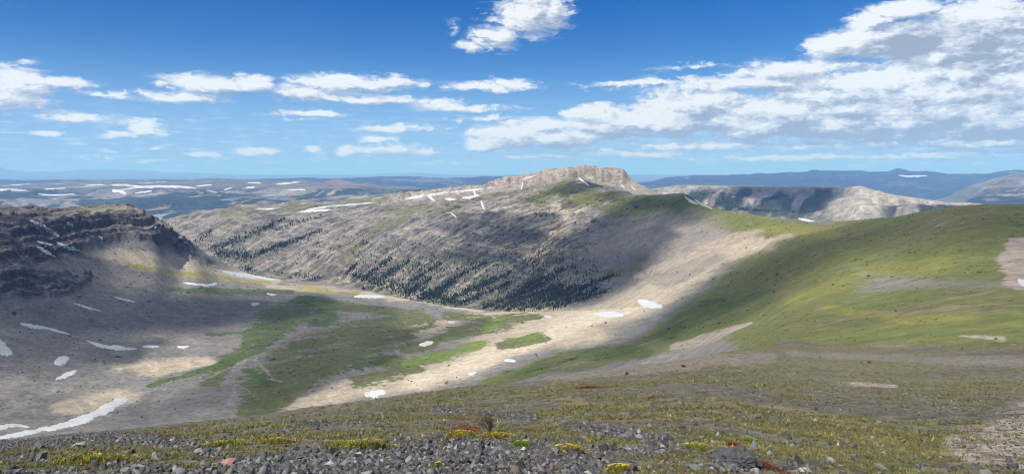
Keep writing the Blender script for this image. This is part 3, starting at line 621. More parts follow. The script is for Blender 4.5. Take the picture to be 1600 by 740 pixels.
# ------------------------------------------------------------------ ground meshes
def mesh_obj(name, verts, faces, mat, smooth=True, parent=None):
    """faces: (n, k) int array"""
    me = bpy.data.meshes.new(name); verts = np.asarray(verts, np.float32); faces = np.asarray(faces, np.int32)
    k = faces.shape[1]
    me.vertices.add(len(verts)); me.vertices.foreach_set('co', verts.ravel())
    me.loops.add(faces.size); me.loops.foreach_set('vertex_index', faces.ravel())
    me.polygons.add(len(faces)); me.polygons.foreach_set('loop_start', np.arange(0, faces.size, k, dtype=np.int32))
    if smooth: me.polygons.foreach_set('use_smooth', np.ones(len(faces), bool))
    me.update(calc_edges=True)
    me.materials.append(mat)
    o = bpy.data.objects.new(name, me); COL.objects.link(o)
    if parent: o.parent = parent
    return o
def set_col(me, name, c):
    a = me.attributes.new(name, 'FLOAT_COLOR', 'POINT')
    q = np.ones((len(c), 4), np.float32); q[:, :3] = c; a.data.foreach_set('color', q.ravel())
def tag(o, label=None, cat=None, group=None, kind=None):
    if label: o['label'] = label
    if cat: o['category'] = cat
    if group: o['group'] = group
    if kind: o['kind'] = kind
    return o
P = np.stack([XW, YW, Z], -1).reshape(-1, 3).astype(np.float32)
VC = np.clip(C, .008, .9).reshape(-1, 3)
greenness = np.clip((C[..., 1] / np.maximum(C[..., 0], 1e-3) - .92) / .12, 0, 1)
ROUGH = (np.maximum(.30 + .55 * M_mtn - .15 * tanm, M_cliffL) * (1 - .85 * greenness)).reshape(-1)
ROUGH = np.where(T.reshape(-1) > K_R1 - .3, .8, ROUGH)
I, J = np.meshgrid(np.arange(NU - 1), np.arange(NY - 1), indexing='ij')
Q = np.stack([I * NY + J, (I + 1) * NY + J, (I + 1) * NY + J + 1, I * NY + J + 1], -1)
Tc = T[:-1, :-1]; Uc = UU[:-1, :-1]; Vc = VV[:-1, :-1]
rg = np.zeros(Tc.shape, int)                                           # 0 near ground
rg[Tc >= K_TROUGH] = 1                                                 # bowl
rg[(Tc >= K_TROUGH) & (Uc > 1000 + (Vc - 480) * -1.2)] = 2             # grassy ridge / hill
rg[(M_cliffL[:-1, :-1] > .5) & (Tc >= K_TROUGH + 1) & (Tc < K_HID)] = 3
rg[(Tc >= K_HID - .4) & (Uc <= 1000 + (Vc - 480) * -.55) ] = 4          # mountain
rg[(Tc >= K_HID - .4) & (Uc < 345) & (Tc < K_HID + .3)] = 4
rg[(Tc >= K_SH + .6)] = 4
rg[Tc >= K_R1 - .5] = 5; rg[Tc >= K_R2 - .6] = 6; rg[Tc >= K_R3 - .5] = 7; rg[Tc >= K_R4 - .6] = 8
for k, (nm, lab, cat, mat) in enumerate([
        ('ground', 'stony foreground hillside with dark gravel and yellow-green turf', 'ground', MAT_near),
        ('cirque_basin', 'bowl-shaped valley floor of scree and meadow below the viewpoint', 'valley', MAT_mid),
        ('grassy_hill', 'smooth olive grassy hill and ridge rising on the right', 'hill', MAT_mid),
        ('rock_cliff', 'dark layered cliff with snow gullies at the left side', 'cliff', MAT_mid),
        ('mountain', 'pale rocky mountain with a flat cliff-edged summit behind the bowl', 'mountain', MAT_mid),
        ('rocky_ridge', 'pale rocky ridge with dark forest strips behind the grassy saddle', 'ridge', MAT_far),
        ('plateau', 'far snow-streaked plateau with forested slopes', 'plateau', MAT_far),
        ('forest_hills', 'dark blue forested hills far away below the horizon', 'hills', MAT_far),
        ('mountain_range', 'faint blue snowy mountain range along the horizon', 'mountains', MAT_far)]):
    f = Q[rg == k]
    if not len(f): continue
    used, inv = np.unique(f, return_inverse=True)
    o = mesh_obj(nm, P[used], inv.reshape(-1, 4), mat)
    set_col(o.data, 'cover', VC[used]); ra_ = o.data.attributes.new('rough', 'FLOAT', 'POINT'); ra_.data.foreach_set('value', ROUGH[used].astype(np.float32)); tag(o, lab, cat, None, 'structure')

# ------------------------------------------------------------------ air
hz = mesh_obj('haze', [(x, y, z) for x in (-125000, 125000) for y in (-3000, 90000) for z in (-1600, 760)],
              [(0, 1, 3, 2), (4, 6, 7, 5), (0, 4, 5, 1), (2, 3, 7, 6), (0, 2, 6, 4), (1, 5, 7, 3)], bpy.data.materials.new('air'), smooth=False)
hm = hz.data.materials[0]; hm.use_nodes = True; ht = NT(hm.node_tree); ht.n.clear()
ho = ht.n.new('ShaderNodeOutputMaterial'); pv = ht.n.new('ShaderNodeVolumePrincipled')
pv.inputs['Density'].default_value = 5.6e-5; pv.inputs['Color'].default_value = (.23, .45, 1.0, 1); pv.inputs['Absorption Color'].default_value = (.36, .55, 1, 1); pv.inputs['Anisotropy'].default_value = .0
ht.l.new(pv.outputs[0], ho.inputs['Volume'])
tag(hz, 'thin blue summer haze over the far mountains', 'haze', None, 'stuff')

# ------------------------------------------------------------------ unseen cumulus overhead, shaped from the strokes of shade it casts on the land
CL_H = 1400.0
SHADE = [  # strokes on the land, depth of shade
 (.60, .5, TB, [[(-400, 400, 80), (-60, 385, 70), (50, 392, 56), (110, 374, 28), (165, 362, 12)]]),
 (.84, .5, TB, [[(-200, 490, 60), (60, 470, 40), (200, 486, 32), (320, 490, 30), (400, 480, 20), (430, 470, 8)], [(-100, 560, 40), (30, 560, 28), (90, 540, 14)]]),
 (.40, .7, TB, [[(-100, 650, 30), (60, 655, 20)], [(600, 562, 14), (650, 590, 8)]]),
 (.60, .6, TB, [[(530, 490, 18), (480, 560, 34), (430, 620, 22)], [(240, 655, 14), (340, 625, 22), (400, 590, 20)], [(700, 510, 7), (620, 530, 14)]]),
 (.84, .6, (K_HID, K_SH + 1), [[(690, 352, 6), (760, 368, 16), (820, 372, 14)], [(680, 402, 8), (780, 402, 14), (820, 410, 10)]]),
 (.86, .5, (K_TROUGH, K_SH + 1), [[(900, 440, 38), (950, 420, 30), (990, 395, 18)], [(800, 455, 16), (860, 450, 20)], [(900, 380, 12), (950, 365, 14)]]),
 (.85, .5, (K_LIP, K_SH + 1), [[(825, 324, 3), (875, 306, 5), (925, 297, 5)], [(930, 310, 5), (1000, 313, 8), (1060, 314, 10), (1085, 332, 12), (1020, 345, 14), (950, 350, 10)]]),
 (.62, .6, (K_TROUGH, K_SH + 1), [[(960, 548, 8), (1030, 520, 14), (1090, 490, 24), (1160, 455, 28), (1230, 418, 22), (1290, 392, 14)], [(1300, 388, 18), (1400, 362, 22), (1500, 358, 30), (1700, 350, 40)], [(900, 572, 10), (780, 600, 8), (1000, 554, 8)]]),
 (.55, .7, (K_TROUGH - 1, K_SH + 1), [[(1480, 455, 20), (1560, 470, 40), (1700, 470, 60)], [(1330, 500, 12), (1200, 535, 14)], [(1330, 520, 14), (1500, 520, 20)]]),
 (.85, .5, (K_R1 - .8, K_R1 + 3.2), [[(1150, 302, 6), (1200, 308, 14), (1250, 312, 20), (1296, 306, 14)]]),
]
Sh = np.zeros((NU, NY), np.float32)
for val, soft, tr, lst in SHADE: Sh = np.maximum(Sh, val * many(lst, soft=soft / .65 * .8, tr=tr, warp=1.6))
Sh = np.maximum(Sh,   .26 * (1 - sstep(T, K_EDGE - .3, K_EDGE + .5)) * sstep(YW, .5, 2))
cell = 14.0; gx0, gx1, gy0, gy1 = -3600, 2600, -600, 4600
nx, ny = int((gx1 - gx0) / cell), int((gy1 - gy0) / cell)
vis = (VF <= ENV + 1.5) & (YW < 4300)
t_ = (CL_H - Z[vis]) / sd.z
cx = ((XW[vis] + sd.x * t_ - gx0) / cell).astype(int); cyi = ((YW[vis] + sd.y * t_ - gy0) / cell).astype(int)
ok = (cx >= 0) & (cx < nx) & (cyi >= 0) & (cyi < ny)
num = np.bincount(cx[ok] * ny + cyi[ok], Sh[vis][ok], nx * ny).reshape(nx, ny); den = np.bincount(cx[ok] * ny + cyi[ok], None, nx * ny).reshape(nx, ny)
val = np.where(den > 0, num / np.maximum(den, 1), 0); wgt = (den > 0).astype(float)
def blur(a, n):
    for _ in range(n):
        a = (np.pad(a, ((1, 1), (0, 0)), 'edge')[:-2] + 2 * a + np.pad(a, ((1, 1), (0, 0)), 'edge')[2:]) / 4
        a = (np.pad(a, ((0, 0), (1, 1)), 'edge')[:, :-2] + 2 * a + np.pad(a, ((0, 0), (1, 1)), 'edge')[:, 2:]) / 4
    return a
f1 = blur(val * wgt, 3) / np.maximum(blur(wgt, 3), 1e-3)
f2 = blur(val * wgt, 30) / np.maximum(blur(wgt, 30), 1e-2)
kk = sstep(blur(wgt, 3), .02, .25); fld = f1 * kk + f2 * (1 - kk)
gx, gy = np.meshgrid(gx0 + (np.arange(nx) + .5) * cell, gy0 + (np.arange(ny) + .5) * cell, indexing='ij')
cn = fbm(gx, gy, 240, 5, 701, .6)
edge = np.minimum(np.minimum(np.arange(nx)[:, None], nx - 1 - np.arange(nx)[:, None]), np.minimum(np.arange(ny)[None], ny - 1 - np.arange(ny)[None])) / 12.0
fld = np.clip(fld * 1.22 * (1 + .45 * cn) * np.clip(edge, 0, 1), 0, .95) * sstep(fld, .02, .10)
op = 1 - np.sqrt(1 - fld)                       # two skins, upper and lower
thick = np.sqrt(fld)
zt = CL_H + 10 + thick * (150 + 70 * cn); zb = CL_H - 10 - thick * (25 + 20 * cn)
inside = fld > .01
vid = -np.ones((nx, ny), int); c4 = inside[:-1, :-1] | inside[1:, :-1] | inside[:-1, 1:] | inside[1:, 1:]
need = np.zeros((nx, ny), bool); need[:-1, :-1] |= c4; need[1:, :-1] |= c4; need[:-1, 1:] |= c4; need[1:, 1:] |= c4
vid[need] = np.arange(need.sum()); n_ = need.sum()
zt = np.where(inside, zt, CL_H); zb = np.where(inside, zb, CL_H - 1)
top_v = np.stack([gx[need], gy[need], zt[need]], -1); bot_v = np.stack([gx[need], gy[need], zb[need]], -1)
ii, jj = np.nonzero(c4)
ft = np.stack([vid[ii, jj], vid[ii + 1, jj], vid[ii + 1, jj + 1], vid[ii, jj + 1]], -1)
clm, ct, cb = new_mat('shadow_cloud')
ca = ct.n.new('ShaderNodeAttribute'); ca.attribute_name = 'thickness'
cb.inputs['Base Color'].default_value = (.85, .85, .86, 1)
tr_ = ct.n.new('ShaderNodeBsdfTransparent'); mx = ct.n.new('ShaderNodeMixShader')
ct.l.new(ca.outputs['Fac'], mx.inputs[0]); ct.l.new(tr_.outputs[0], mx.inputs[1]); ct.l.new(cb.outputs[0], mx.inputs[2])
ct.l.new(mx.outputs[0], ct.n['Material Output'].inputs['Surface'])
cl = mesh_obj('clouds', np.vstack([top_v, bot_v]), np.vstack([ft, ft[:, ::-1] + n_]), clm)
a_ = cl.data.attributes.new('thickness', 'FLOAT', 'POINT'); a_.data.foreach_set('value', np.concatenate([op[need]] * 2).astype(np.float32))
tag(cl, 'broken white cumulus overhead, out of view, shaped to dapple the land with shadows', 'clouds', None, 'stuff')

# ------------------------------------------------------------------ snow patches (each a thing of its own)
snm, st, sb = new_mat('old_snow')
g = st.n.new('ShaderNodeNewGeometry')
sn = st.noise(g.outputs['Position'], .35, 4, .6)
rim = st.n.new('ShaderNodeAttribute'); rim.attribute_name = 'rim'
sn2 = st.noise(g.outputs['Position'], .07, 4, .65)
scol = st.mix(sn, (.37, .38, .40), (.50, .512, .535))
dirt = st.m('MULTIPLY', st.m('ADD', st.ss(rim.outputs['Fac'], .25, 1.0), st.m('MULTIPLY', st.ss(sn2, .5, .7), .5)), .8, clamp=True)
st.l.new(st.mix(dirt, scol, (.27, .255, .235)), sb.inputs['Base Color']); sb.inputs['Roughness'].default_value = .7
sbp = st.n.new('ShaderNodeBump'); sbp.inputs['Strength'].default_value = .5; sbp.inputs['Distance'].default_value = .5; st.l.new(sn, sbp.inputs['Height']); st.l.new(sbp.outputs[0], sb.inputs['Normal'])
def catmull(p, n):
    p = np.array(p, float)
    if len(p) == 2: p = np.vstack([p[0], p.mean(0), p[1]])
    q = np.vstack([2 * p[0] - p[1], p, 2 * p[-1] - p[-2]]); t = np.linspace(0, len(p) - 1 - 1e-6, n); i = t.astype(int); f = (t - i)[:, None]
    a, b, c, d = q[i], q[i + 1], q[i + 2], q[i + 3]
    return .5 * (2 * b + (c - a) * f + (2 * a - 5 * b + 4 * c - d) * f * f + (3 * b - a - 3 * c + d) * f ** 3)
def snow(pts, label, group=None, ymin=100.0, name='snow_patch'):
    L = sum(math.hypot(b[0] - a[0], b[1] - a[1]) for a, b in zip(pts[:-1], pts[1:]))
    n = int(max(10, L / 1.3)); c = catmull(pts, n); na = 9
    tt = np.linspace(0, 1, n); cap = np.sqrt(np.clip(1 - np.abs(2 * tt - 1) ** 6, 0, 1))
    d = np.gradient(c[:, :2], axis=0); d /= np.linalg.norm(d, axis=1)[:, None] + 1e-9; nr = np.stack([-d[:, 1], d[:, 0]], -1)
    sdd = abs(hash(label)) % 1000 if False else sum(map(ord, label)) % 997
    e1 = perlin(c[:, 0] / 5.0, np.full(n, sdd * .37), 1) * .38 + perlin(c[:, 0] / 16.0, np.full(n, sdd * .57), 2) * .45
    e2 = perlin(c[:, 0] / 5.0, np.full(n, sdd * .71 + 9), 3) * .38 + perlin(c[:, 0] / 16.0, np.full(n, sdd * .91 + 5), 4) * .45
    w = np.maximum(c[:, 2] * (.68 if group == 'snow on the mountain' else .92), .35) * cap; s = np.linspace(-1, 1, na)
    off = np.where(s[None] < 0, s[None] * (1 + e1[:, None]), s[None] * (1 + e2[:, None])) * w[:, None]
    uu = c[:, 0, None] + nr[:, 0, None] * off; vv = c[:, 1, None] + nr[:, 1, None] * off
    p = ray(uu.ravel(), vv.ravel(), ymin).reshape(n, na, 3)
    yq = p[..., 1]; dome = np.sqrt(np.clip(1 - np.abs(s) ** 2.5, 0, 1))[None] * cap[:, None]
    p[..., 2] += np.nan_to_num(yq) / F * (1.25 * dome - .35) + .15 * dome
    I_, J_ = np.meshgrid(np.arange(n - 1), np.arange(na - 1), indexing='ij')
    f = np.stack([I_ * na + J_, (I_ + 1) * na + J_, (I_ + 1) * na + J_ + 1, I_ * na + J_ + 1], -1).reshape(-1, 4)
    fy = yq.ravel()[f]; good = np.isfinite(fy).all(1) & (np.nanmax(fy, 1) / np.nanmin(fy, 1) < 1.09)
    f = f[good]
    if not len(f): return
    lb_ = np.arange(n * na)                        # keep the one largest connected piece
    for _ in range(400):
        m_ = lb_[f].min(1); l2 = lb_.copy(); np.minimum.at(l2, f.ravel(), np.repeat(m_, 4))
        if (l2 == lb_).all(): break
        lb_ = l2
    fl = lb_[f[:, 0]]; ids, ct_ = np.unique(fl, return_counts=True); f = f[fl == ids[ct_.argmax()]]
    P_ = p.reshape(-1, 3); used, inv = np.unique(f, return_inverse=True); f = inv.reshape(-1, 4)
    v = P_[used]; rim_ = np.repeat(np.clip(1 - dome * np.ones((n, 1)), 0, 1), 1, 0).reshape(-1)[used]
    # face the quads upwards
    nrm = np.cross(v[f[:, 1]] - v[f[:, 0]], v[f[:, 3]] - v[f[:, 0]])
    if nrm[:, 2].mean() < 0: f = f[:, ::-1]
    o = mesh_obj(name, v, f, snm); ra2 = o.data.attributes.new('rim', 'FLOAT', 'POINT'); ra2.data.foreach_set('value', rim_.astype(np.float32)); tag(o, label, 'snow', group)
GB, GC, GM, GF = 'snow patches in the bowl', 'snow on the dark cliff', 'snow on the mountain', 'snowfields on the far plateau'
for pts, lab, gr in [
 ([(-12, 686, 5), (30, 678, 5), (70, 670, 4), (110, 661, 6), (140, 650, 7), (168, 637, 8), (186, 627, 7), (204, 624, 3)], 'longest snow bank curving along the gully in the lower left corner', GB),
 ([(-12, 671, 6), (8, 667, 5), (26, 664, 3), (48, 667, 2)], 'stub of snow just above the long curving bank at lower left', GB),
 ([(-14, 528, 9), (-2, 540, 14), (10, 548, 9), (20, 553, 4)], 'broad ragged snow patch cut by the left picture edge', GB),
 ([(84, 567, 5), (96, 563, 7), (110, 559, 3)], 'rounded snow patch on the grey moraine knob', GB),
 ([(86, 593, 2.5), (104, 586, 4.5), (121, 578, 2)], 'slanting snow patch below the rounded one on the moraine', GB),
 ([(30, 505, 1.5), (55, 510, 3.5), (82, 515, 2.5), (112, 523, .8)], 'thin snow streak slanting down scree under the dark outcrop', GB),
 ([(134, 531, .9), (158, 540, 3), (186, 543, 4), (216, 545, 1.5)], 'tapered snow streak at the foot of the grey scree, left of two small ones', GB),
 ([(222, 541, 1.3), (236, 541, 2.6), (250, 541, 1)], 'small flat snow patch between the tapered streak and a tiny speck', GB),
 ([(276, 541, .8), (286, 542, 2), (297, 541, .8)], 'tiny snow speck at the right end of the row under grey scree', GB),
 ([(176, 463, .8), (195, 468, 1.6), (213, 472, .8)], 'short thin snow sliver high on the grey scree', GB),
 ([(114, 473, .9), (135, 480, 2), (158, 486, .9)], 'thin snow sliver beside the dark outcrop edge', GB),
 ([(284, 441, .9), (308, 444, 2.4), (326, 446, 2.5), (340, 443, 3)], 'flat wedge of snow on tan scree left of the long lip drift', GB),
 ([(332, 420, 1), (358, 426, 2.6), (390, 431, 4), (420, 434, 3.5), (458, 438, 1)], 'long white drift along the lip of the bowl below the cliff nose', GB),
 ([(391, 475, 1.6), (398, 475, 3), (406, 474, 1.6)], 'small round snow patch beside the green meadow tongue', GB),
 ([(416, 458, 1), (424, 460, 1.6), (433, 461, 1)], 'tiny snow patch just under the long lip drift', GB),
 ([(552, 463, 1.5), (575, 463, 3), (604, 464, 1.5)], 'flat snow patch lying close behind the meadow near the lip', GB),
 ([(699, 503, 1.5), (706, 503, 2.5), (713, 502, 1.5)], 'small snow patch on bare tan ground near the far forest', GB),
 ([(654, 539, 2.5), (665, 537, 4), (678, 534, 2)], 'snow patch in the hollow left of the bright green meadow', GB),
 ([(569, 617, 4), (585, 614, 7), (604, 612, 4)], 'plump oval snow patch on pale scree nearest the foreground hill', GB),
 ([(731, 585, 1.5), (738, 583, 3), (746, 581, 1.8)], 'small snow patch on pale scree just below the bright green meadow', GB),
 ([(787, 563, 2), (797, 563, 3), (807, 564, 1.5)], 'small snow patch on pale scree at the edge of dark turf', GB),
 ([(926, 490, 2), (948, 491, 5), (976, 491, 4)], 'lens shaped snow patch on tan ground, lower of the neighbouring pair', GB),
 ([(995, 470, 3), (1012, 475, 7), (1036, 479, 4)], 'rounded snow patch under the pale rib, upper of the neighbouring pair', GB),
 ([(849, 494, .9), (856, 495, 1.6), (863, 496, .9)], 'tiny snow patch on tan ground left of the lens shaped one', GB),
 ([(1246, 341, 1), (1262, 345, 2.6), (1284, 349, 1)], 'white cornice in the grassy saddle beneath the far rocky ridge', None),
 ([(1069, 307, 1.4), (1079, 314, 2.6), (1091, 319, 1.4)], 'short snow strip at the right shoulder of the green dome', None),
 ([(1084, 311, 1), (1097, 319, 1.7), (1114, 327, .8)], 'thin snow strip following the ridge edge beside the shoulder strip', None),
 ([(1590, 436, 2), (1600, 443, 6), (1616, 446, 6)], 'snow remnant in the pale gully at the right picture edge', None),
 ([(46, 344, 1.6), (64, 351, 2.6), (80, 362, 3.2), (94, 370, 1.5)], 'longest snow gully running down the dark cliff from its rim', GC),
 ([(104, 347, .8), (110, 350, 1.4), (115, 354, 1.4)], 'short snow streak near the cliff rim right of the long gully', GC),
 ([(57, 376, 1.4), (70, 381, 2.6), (80, 384, 3), (90, 390, 1.5)], 'forked snow patch under a dark ledge of the cliff', GC),
 ([(54, 383, 1), (70, 392, 2.6), (88, 402, 1.4)], 'slanting snow streak under the forked patch on the cliff', GC),
 ([(88, 378, 1.4), (106, 386, 3), (127, 393, 1.1)], 'wedge of snow at the cliff foot where the tan scree begins', GC),
 ([(154, 369, .9), (161, 373, 1.6)], 'small snow blot at the cliff foot left of the dark nose', GC),
 ([(632, 311, 4), (655, 307, 3), (690, 302, 2.4), (720, 299, 2), (748, 296, 1.6), (776, 292, 1)], 'long white cornice along the rim of the mountain plateau', GM),
 ([(668, 304, 3), (673, 309, 3), (680, 314, 1.6)], 'snow tongue hanging from the left part of the cornice', GM),
 ([(694, 311, 1.5), (704, 311, 3), (714, 311, 2)], 'detached snow patch under the middle of the cornice', GM),
 ([(721, 309, 2), (735, 308, 4), (750, 305, 3)], 'broad snow patch under the right part of the cornice', GM),
 ([(740, 296, 2), (742, 301, 2.4), (745, 306, 3)], 'snow chute joining the cornice to the broad patch', GM),
 ([(751, 313, 1.6), (754, 320, 2.6), (757, 328, 2.2)], 'upright snow streak on the pale face below the cornice', GM),
 ([(703, 332, .9), (709, 336, 1.8), (714, 340, 1.8)], 'small snow streak lowest on the pale mountain face', GM),
 ([(810, 282, 1), (824, 278, 1.8), (840, 274, 1.4)], 'snow strip on the plateau close left of the summit cliffs', GM),
 ([(817, 284, 2.2), (816, 291, 1.8), (814, 299, 1.2)], 'narrow vertical snow gully left of the summit cliffs', GM),
 ([(902, 276, 1.2), (912, 284, 2.4), (922, 291, 1)], 'snow gully beside the grassy nose under the summit cliffs', GM),
 ([(970, 289, .8), (977, 294, 1.5)], 'short snow dash on talus below the right summit cliff, left of another', GM),
 ([(985, 290, .8), (994, 298, 1.4)], 'thin snow dash on talus at the far right end of the summit', GM),
 ([(464, 331, 1.2), (490, 329, 3), (522, 328, .8)], 'flat snow patch on the low left shoulder of the mountain', GM),
 ([(478, 327, 1), (520, 322, 1.7), (560, 319, 1.6), (592, 316, .8)], 'thin snow ribbon along the crest above the flat shoulder patch', GM),
 ([(398, 327, .7), (420, 326.5, 1.4), (440, 325, .7)], 'thin snow line on the leftmost low crest of the mountain', GM),
 ([(-10, 297, 2.4), (20, 297, 2.4), (46, 298, .8)], 'white snowfield on the far plateau at the left picture edge', GF),
 ([(186, 297, .9), (215, 293, 1.8), (245, 291.5, 2.2), (280, 292, 2), (308, 294, .7)], 'widest snowfield on the far plateau', GF),
 ([(174, 298, 2.2), (186, 299, 3), (198, 303, 1.6)], 'ragged snowfield left of the widest one on the far plateau', GF),
 ([(210, 302, 1), (225, 300, 1.6), (238, 298, 1.3)], 'small snowfield under the widest one on the far plateau', GF),
 ([(58, 303, .8), (85, 305, 1), (118, 303, 1)], 'curved thin snow line on the left part of the far plateau', GF),
 ([(68, 296, .8), (88, 295, 1.2), (104, 294, .8)], 'short snow line above the curved one on the far plateau', GF),
 ([(132, 290, .7), (148, 289, 1.1), (166, 288.6, .7)], 'thin snow line on the far plateau skyline, left of another', GF),
 ([(174, 289, .7), (188, 288.6, 1.2), (204, 288.6, .7)], 'thin snow line on the far plateau skyline above the ragged field', GF),
 ([(378, 296, .9), (388, 293.5, 1.5), (400, 292, 1.3)], 'snow splash on the right half of the far plateau', GF),
 ([(430, 288, .9), (448, 286.5, 1.4), (470, 283.5, 1.1)], 'slanting snow stripe on a knoll of the far plateau', GF),
 ([(386, 285.6, .7), (408, 285.6, 1)], 'thin snow line on the skyline left of the snowy knoll', GF),
 ([(350, 297, .9), (364, 293, .9)], 'short slanting snow stripe on the middle of the far plateau', GF),
 ([(448, 297, .8), (478, 296.4, .9)], 'low snow line under the snowy knoll on the far plateau', GF),
 ([(306, 291, .9), (332, 288.6, .8)], 'thin slanting snow line right of the widest snowfield', GF),
 ([(1403, 274, .8), (1422, 275.5, 1.2), (1450, 274.6, .8)], 'thin snowfield on the blue hills below the pointed far summit', None),
]: snow(pts, lab, gr)

# ------------------------------------------------------------------ conifers
def cone_rings(seed, levels, sides):
    r = np.random.default_rng(seed); V, Fc = [], []
    def ring(z, rad, jag):
        b = len(V); ph = r.random() * 6
        for k in range(sides):
            a = ph + 2 * math.pi * k / sides; q = rad * (1 + jag * (r.random() - .5)); V.append((q * math.cos(a), q * math.sin(a), z + jag * .05 * (r.random() - .5)))
        return b
    b0 = ring(-.02, .035, 0); b1 = ring(.2, .028, 0)
    nt = 0
    for k in range(sides): Fc.append((b0 + k, b0 + (k + 1) % sides, b1 + (k + 1) % sides)); Fc.append((b0 + k, b1 + (k + 1) % sides, b1 + k)); nt += 2
    z0 = .07
    for L in range(levels):
        f = L / levels; zt_ = z0 + (1 - z0) * min(1, (L + 1.55) / (levels + .55)); zb_ = z0 + (1 - z0) * f * .93
        b = ring(zb_, .21 * (1 - f) ** .8 + .03, .75); t = len(V); V.append((0, 0, zt_)); m_ = len(V); V.append((0, 0, zb_ + .05))
        for k in range(sides): Fc.append((b + k, b + (k + 1) % sides, t)); Fc.append((b + (k + 1) % sides, b + k, m_))
    return np.array(V), np.array(Fc), nt
def leaf_mat(name, ca_, cb_, sc):
    m, t, b = new_mat(name); g = t.n.new('ShaderNodeNewGeometry'); oi = t.n.new('ShaderNodeObjectInfo')
    n = t.noise(t.vm('ADD', g.outputs['Position'], oi.outputs['Location']), sc, 2, .6)
    t.l.new(t.mix(t.ss(n, .35, .65), ca_, cb_), b.inputs['Base Color']); return m
m_needle = leaf_mat('conifer_needles', (.012, .024, .010), (.036, .058, .020), .6)
m_bark = leaf_mat('conifer_bark', (.07, .055, .045), (.11, .09, .075), 2)
PROT = [cone_rings(50 + k, 4, 7) for k in range(5)]
def tree_mesh(k, name):
    V, Fc, nt = PROT[k]; me = bpy.data.meshes.new(name); me.from_pydata(V.tolist(), [], Fc.tolist())
    me.materials.append(m_needle); me.materials.append(m_bark)
    for i in range(nt): me.polygons[i].material_index = 1
    return me
TME = [tree_mesh(k, 'conifer') for k in range(5)]
G_LOW, G_ROW, G_LEFT, G_SC = 'dark conifer in the dense grove at the foot of the pale mountain face', 'dark conifer in the slanting rows climbing the shaded mountain foot', 'dark conifer on the forested gully right of the dark cliff nose', 'scattered lone conifer on the open rocky mountain face'
spots = []                                        # x, y, z, h, label
def grow(pts, n, lab, hmin=2.6, hmax=9.5, tr=(K_HID, K_SH + 1), j=1.0):
    p = np.array(pts, float); seg = np.hypot(*(p[1:, :2] - p[:-1, :2]).T); cs = np.concatenate([[0], np.cumsum(seg)])
    s = rng.random(n) * cs[-1]; c = np.stack([np.interp(s, cs, p[:, k]) for k in range(3)], -1)
    a = rng.normal(0, .55, n); u = c[:, 0] + rng.normal(0, .5, n) * c[:, 2] * 1.4 * j; v = c[:, 1] + a * c[:, 2]
    q = ray(u, v, 1150)
    for r_ in q:
        if not np.isfinite(r_).all() or r_[1] > 2700: continue
        if at_mask(T, r_[0], r_[1]) < K_LIP + .4: continue
        spots.append((*r_, rng.uniform(hmin, hmax), lab))
grow([(552, 430, 4), (590, 440, 9), (630, 452, 12), (672, 462, 9), (715, 472, 5)], 420, G_LOW)
for a, b, n, w in [((632, 460), (672, 436), 90, 3), ((655, 468), (712, 440), 110, 3), ((690, 474), (775, 434), 150, 3), ((712, 478), (800, 440), 110, 2.5), ((752, 482), (850, 444), 230, 2.6), ((772, 483), (880, 446), 200, 2.4),
                   ((790, 484), (895, 450), 150, 2), ((812, 484), (915, 450), 140, 2.2), ((836, 484), (935, 452), 120, 2), ((862, 482), (950, 455), 80, 2), ((570, 434), (612, 404), 80, 2), ((540, 428), (558, 412), 40, 1.6), ((600, 432), (640, 408), 80, 2.4),
                   ((640, 440), (690, 412), 60, 1.8), ((700, 440), (760, 410), 60, 1.8), ((820, 450), (880, 420), 60, 1.8), ((880, 462), (960, 430), 60, 1.8), ((740, 455), (800, 425), 60, 1.8)]:
    grow([(*a, w * 1.4), (.5 * (a[0] + b[0]), .5 * (a[1] + b[1]), w), (*b, w * .6)], n, G_ROW)
grow([(330, 388, 5), (362, 378, 6), (392, 366, 5), (420, 353, 3), (446, 341, 1.5)], 260, G_LEFT)
grow([(340, 396, 5), (372, 398, 8), (392, 402, 5)], 200, G_LEFT); grow([(398, 398, 4), (430, 386, 4), (452, 378, 3)], 120, G_LEFT); grow([(440, 385, 2), (480, 368, 3), (505, 358, 2)], 90, G_LEFT)
grow([(306, 378, 4), (322, 366, 4), (332, 360, 2)], 60, G_LEFT); grow([(380, 416, 4), (398, 424, 3)], 40, G_LEFT); grow([(430, 360, 2), (470, 345, 2), (500, 337, 1.5)], 50, G_LEFT)
grow([(420, 424, 2), (470, 430, 3), (500, 434, 2)], 30, G_LEFT)
grow([(560, 420, 22), (700, 425, 30), (850, 440, 30), (930, 430, 25)], 420, G_SC, 4, 7.5); grow([(420, 400, 20), (540, 385, 20), (640, 390, 22)], 110, G_SC, 4, 7); grow([(780, 400, 20), (900, 400, 25)], 140, G_SC, 3, 6)
spots.sort(key=lambda s: -s[3] / s[1])
def put_trees(sp):
    for (x, y, z, h, lab) in sp:
        k = random.randrange(5); o = bpy.data.objects.new('conifer', TME[k]); COL.objects.link(o)
        w = h * random.uniform(.85, 1.25); o.location = (x, y, z - .3); o.scale = (w, w, h); o.rotation_euler = (0, 0, random.uniform(0, 6.28))
        tag(o, lab, 'tree', {G_LOW: 'conifers of the grove at the mountain foot', G_ROW: 'conifers in rows on the mountain foot', G_LEFT: 'conifers in the gully behind the cliff nose', G_SC: 'lone conifers on the mountain face'}[lab])
put_trees(spots[:300])
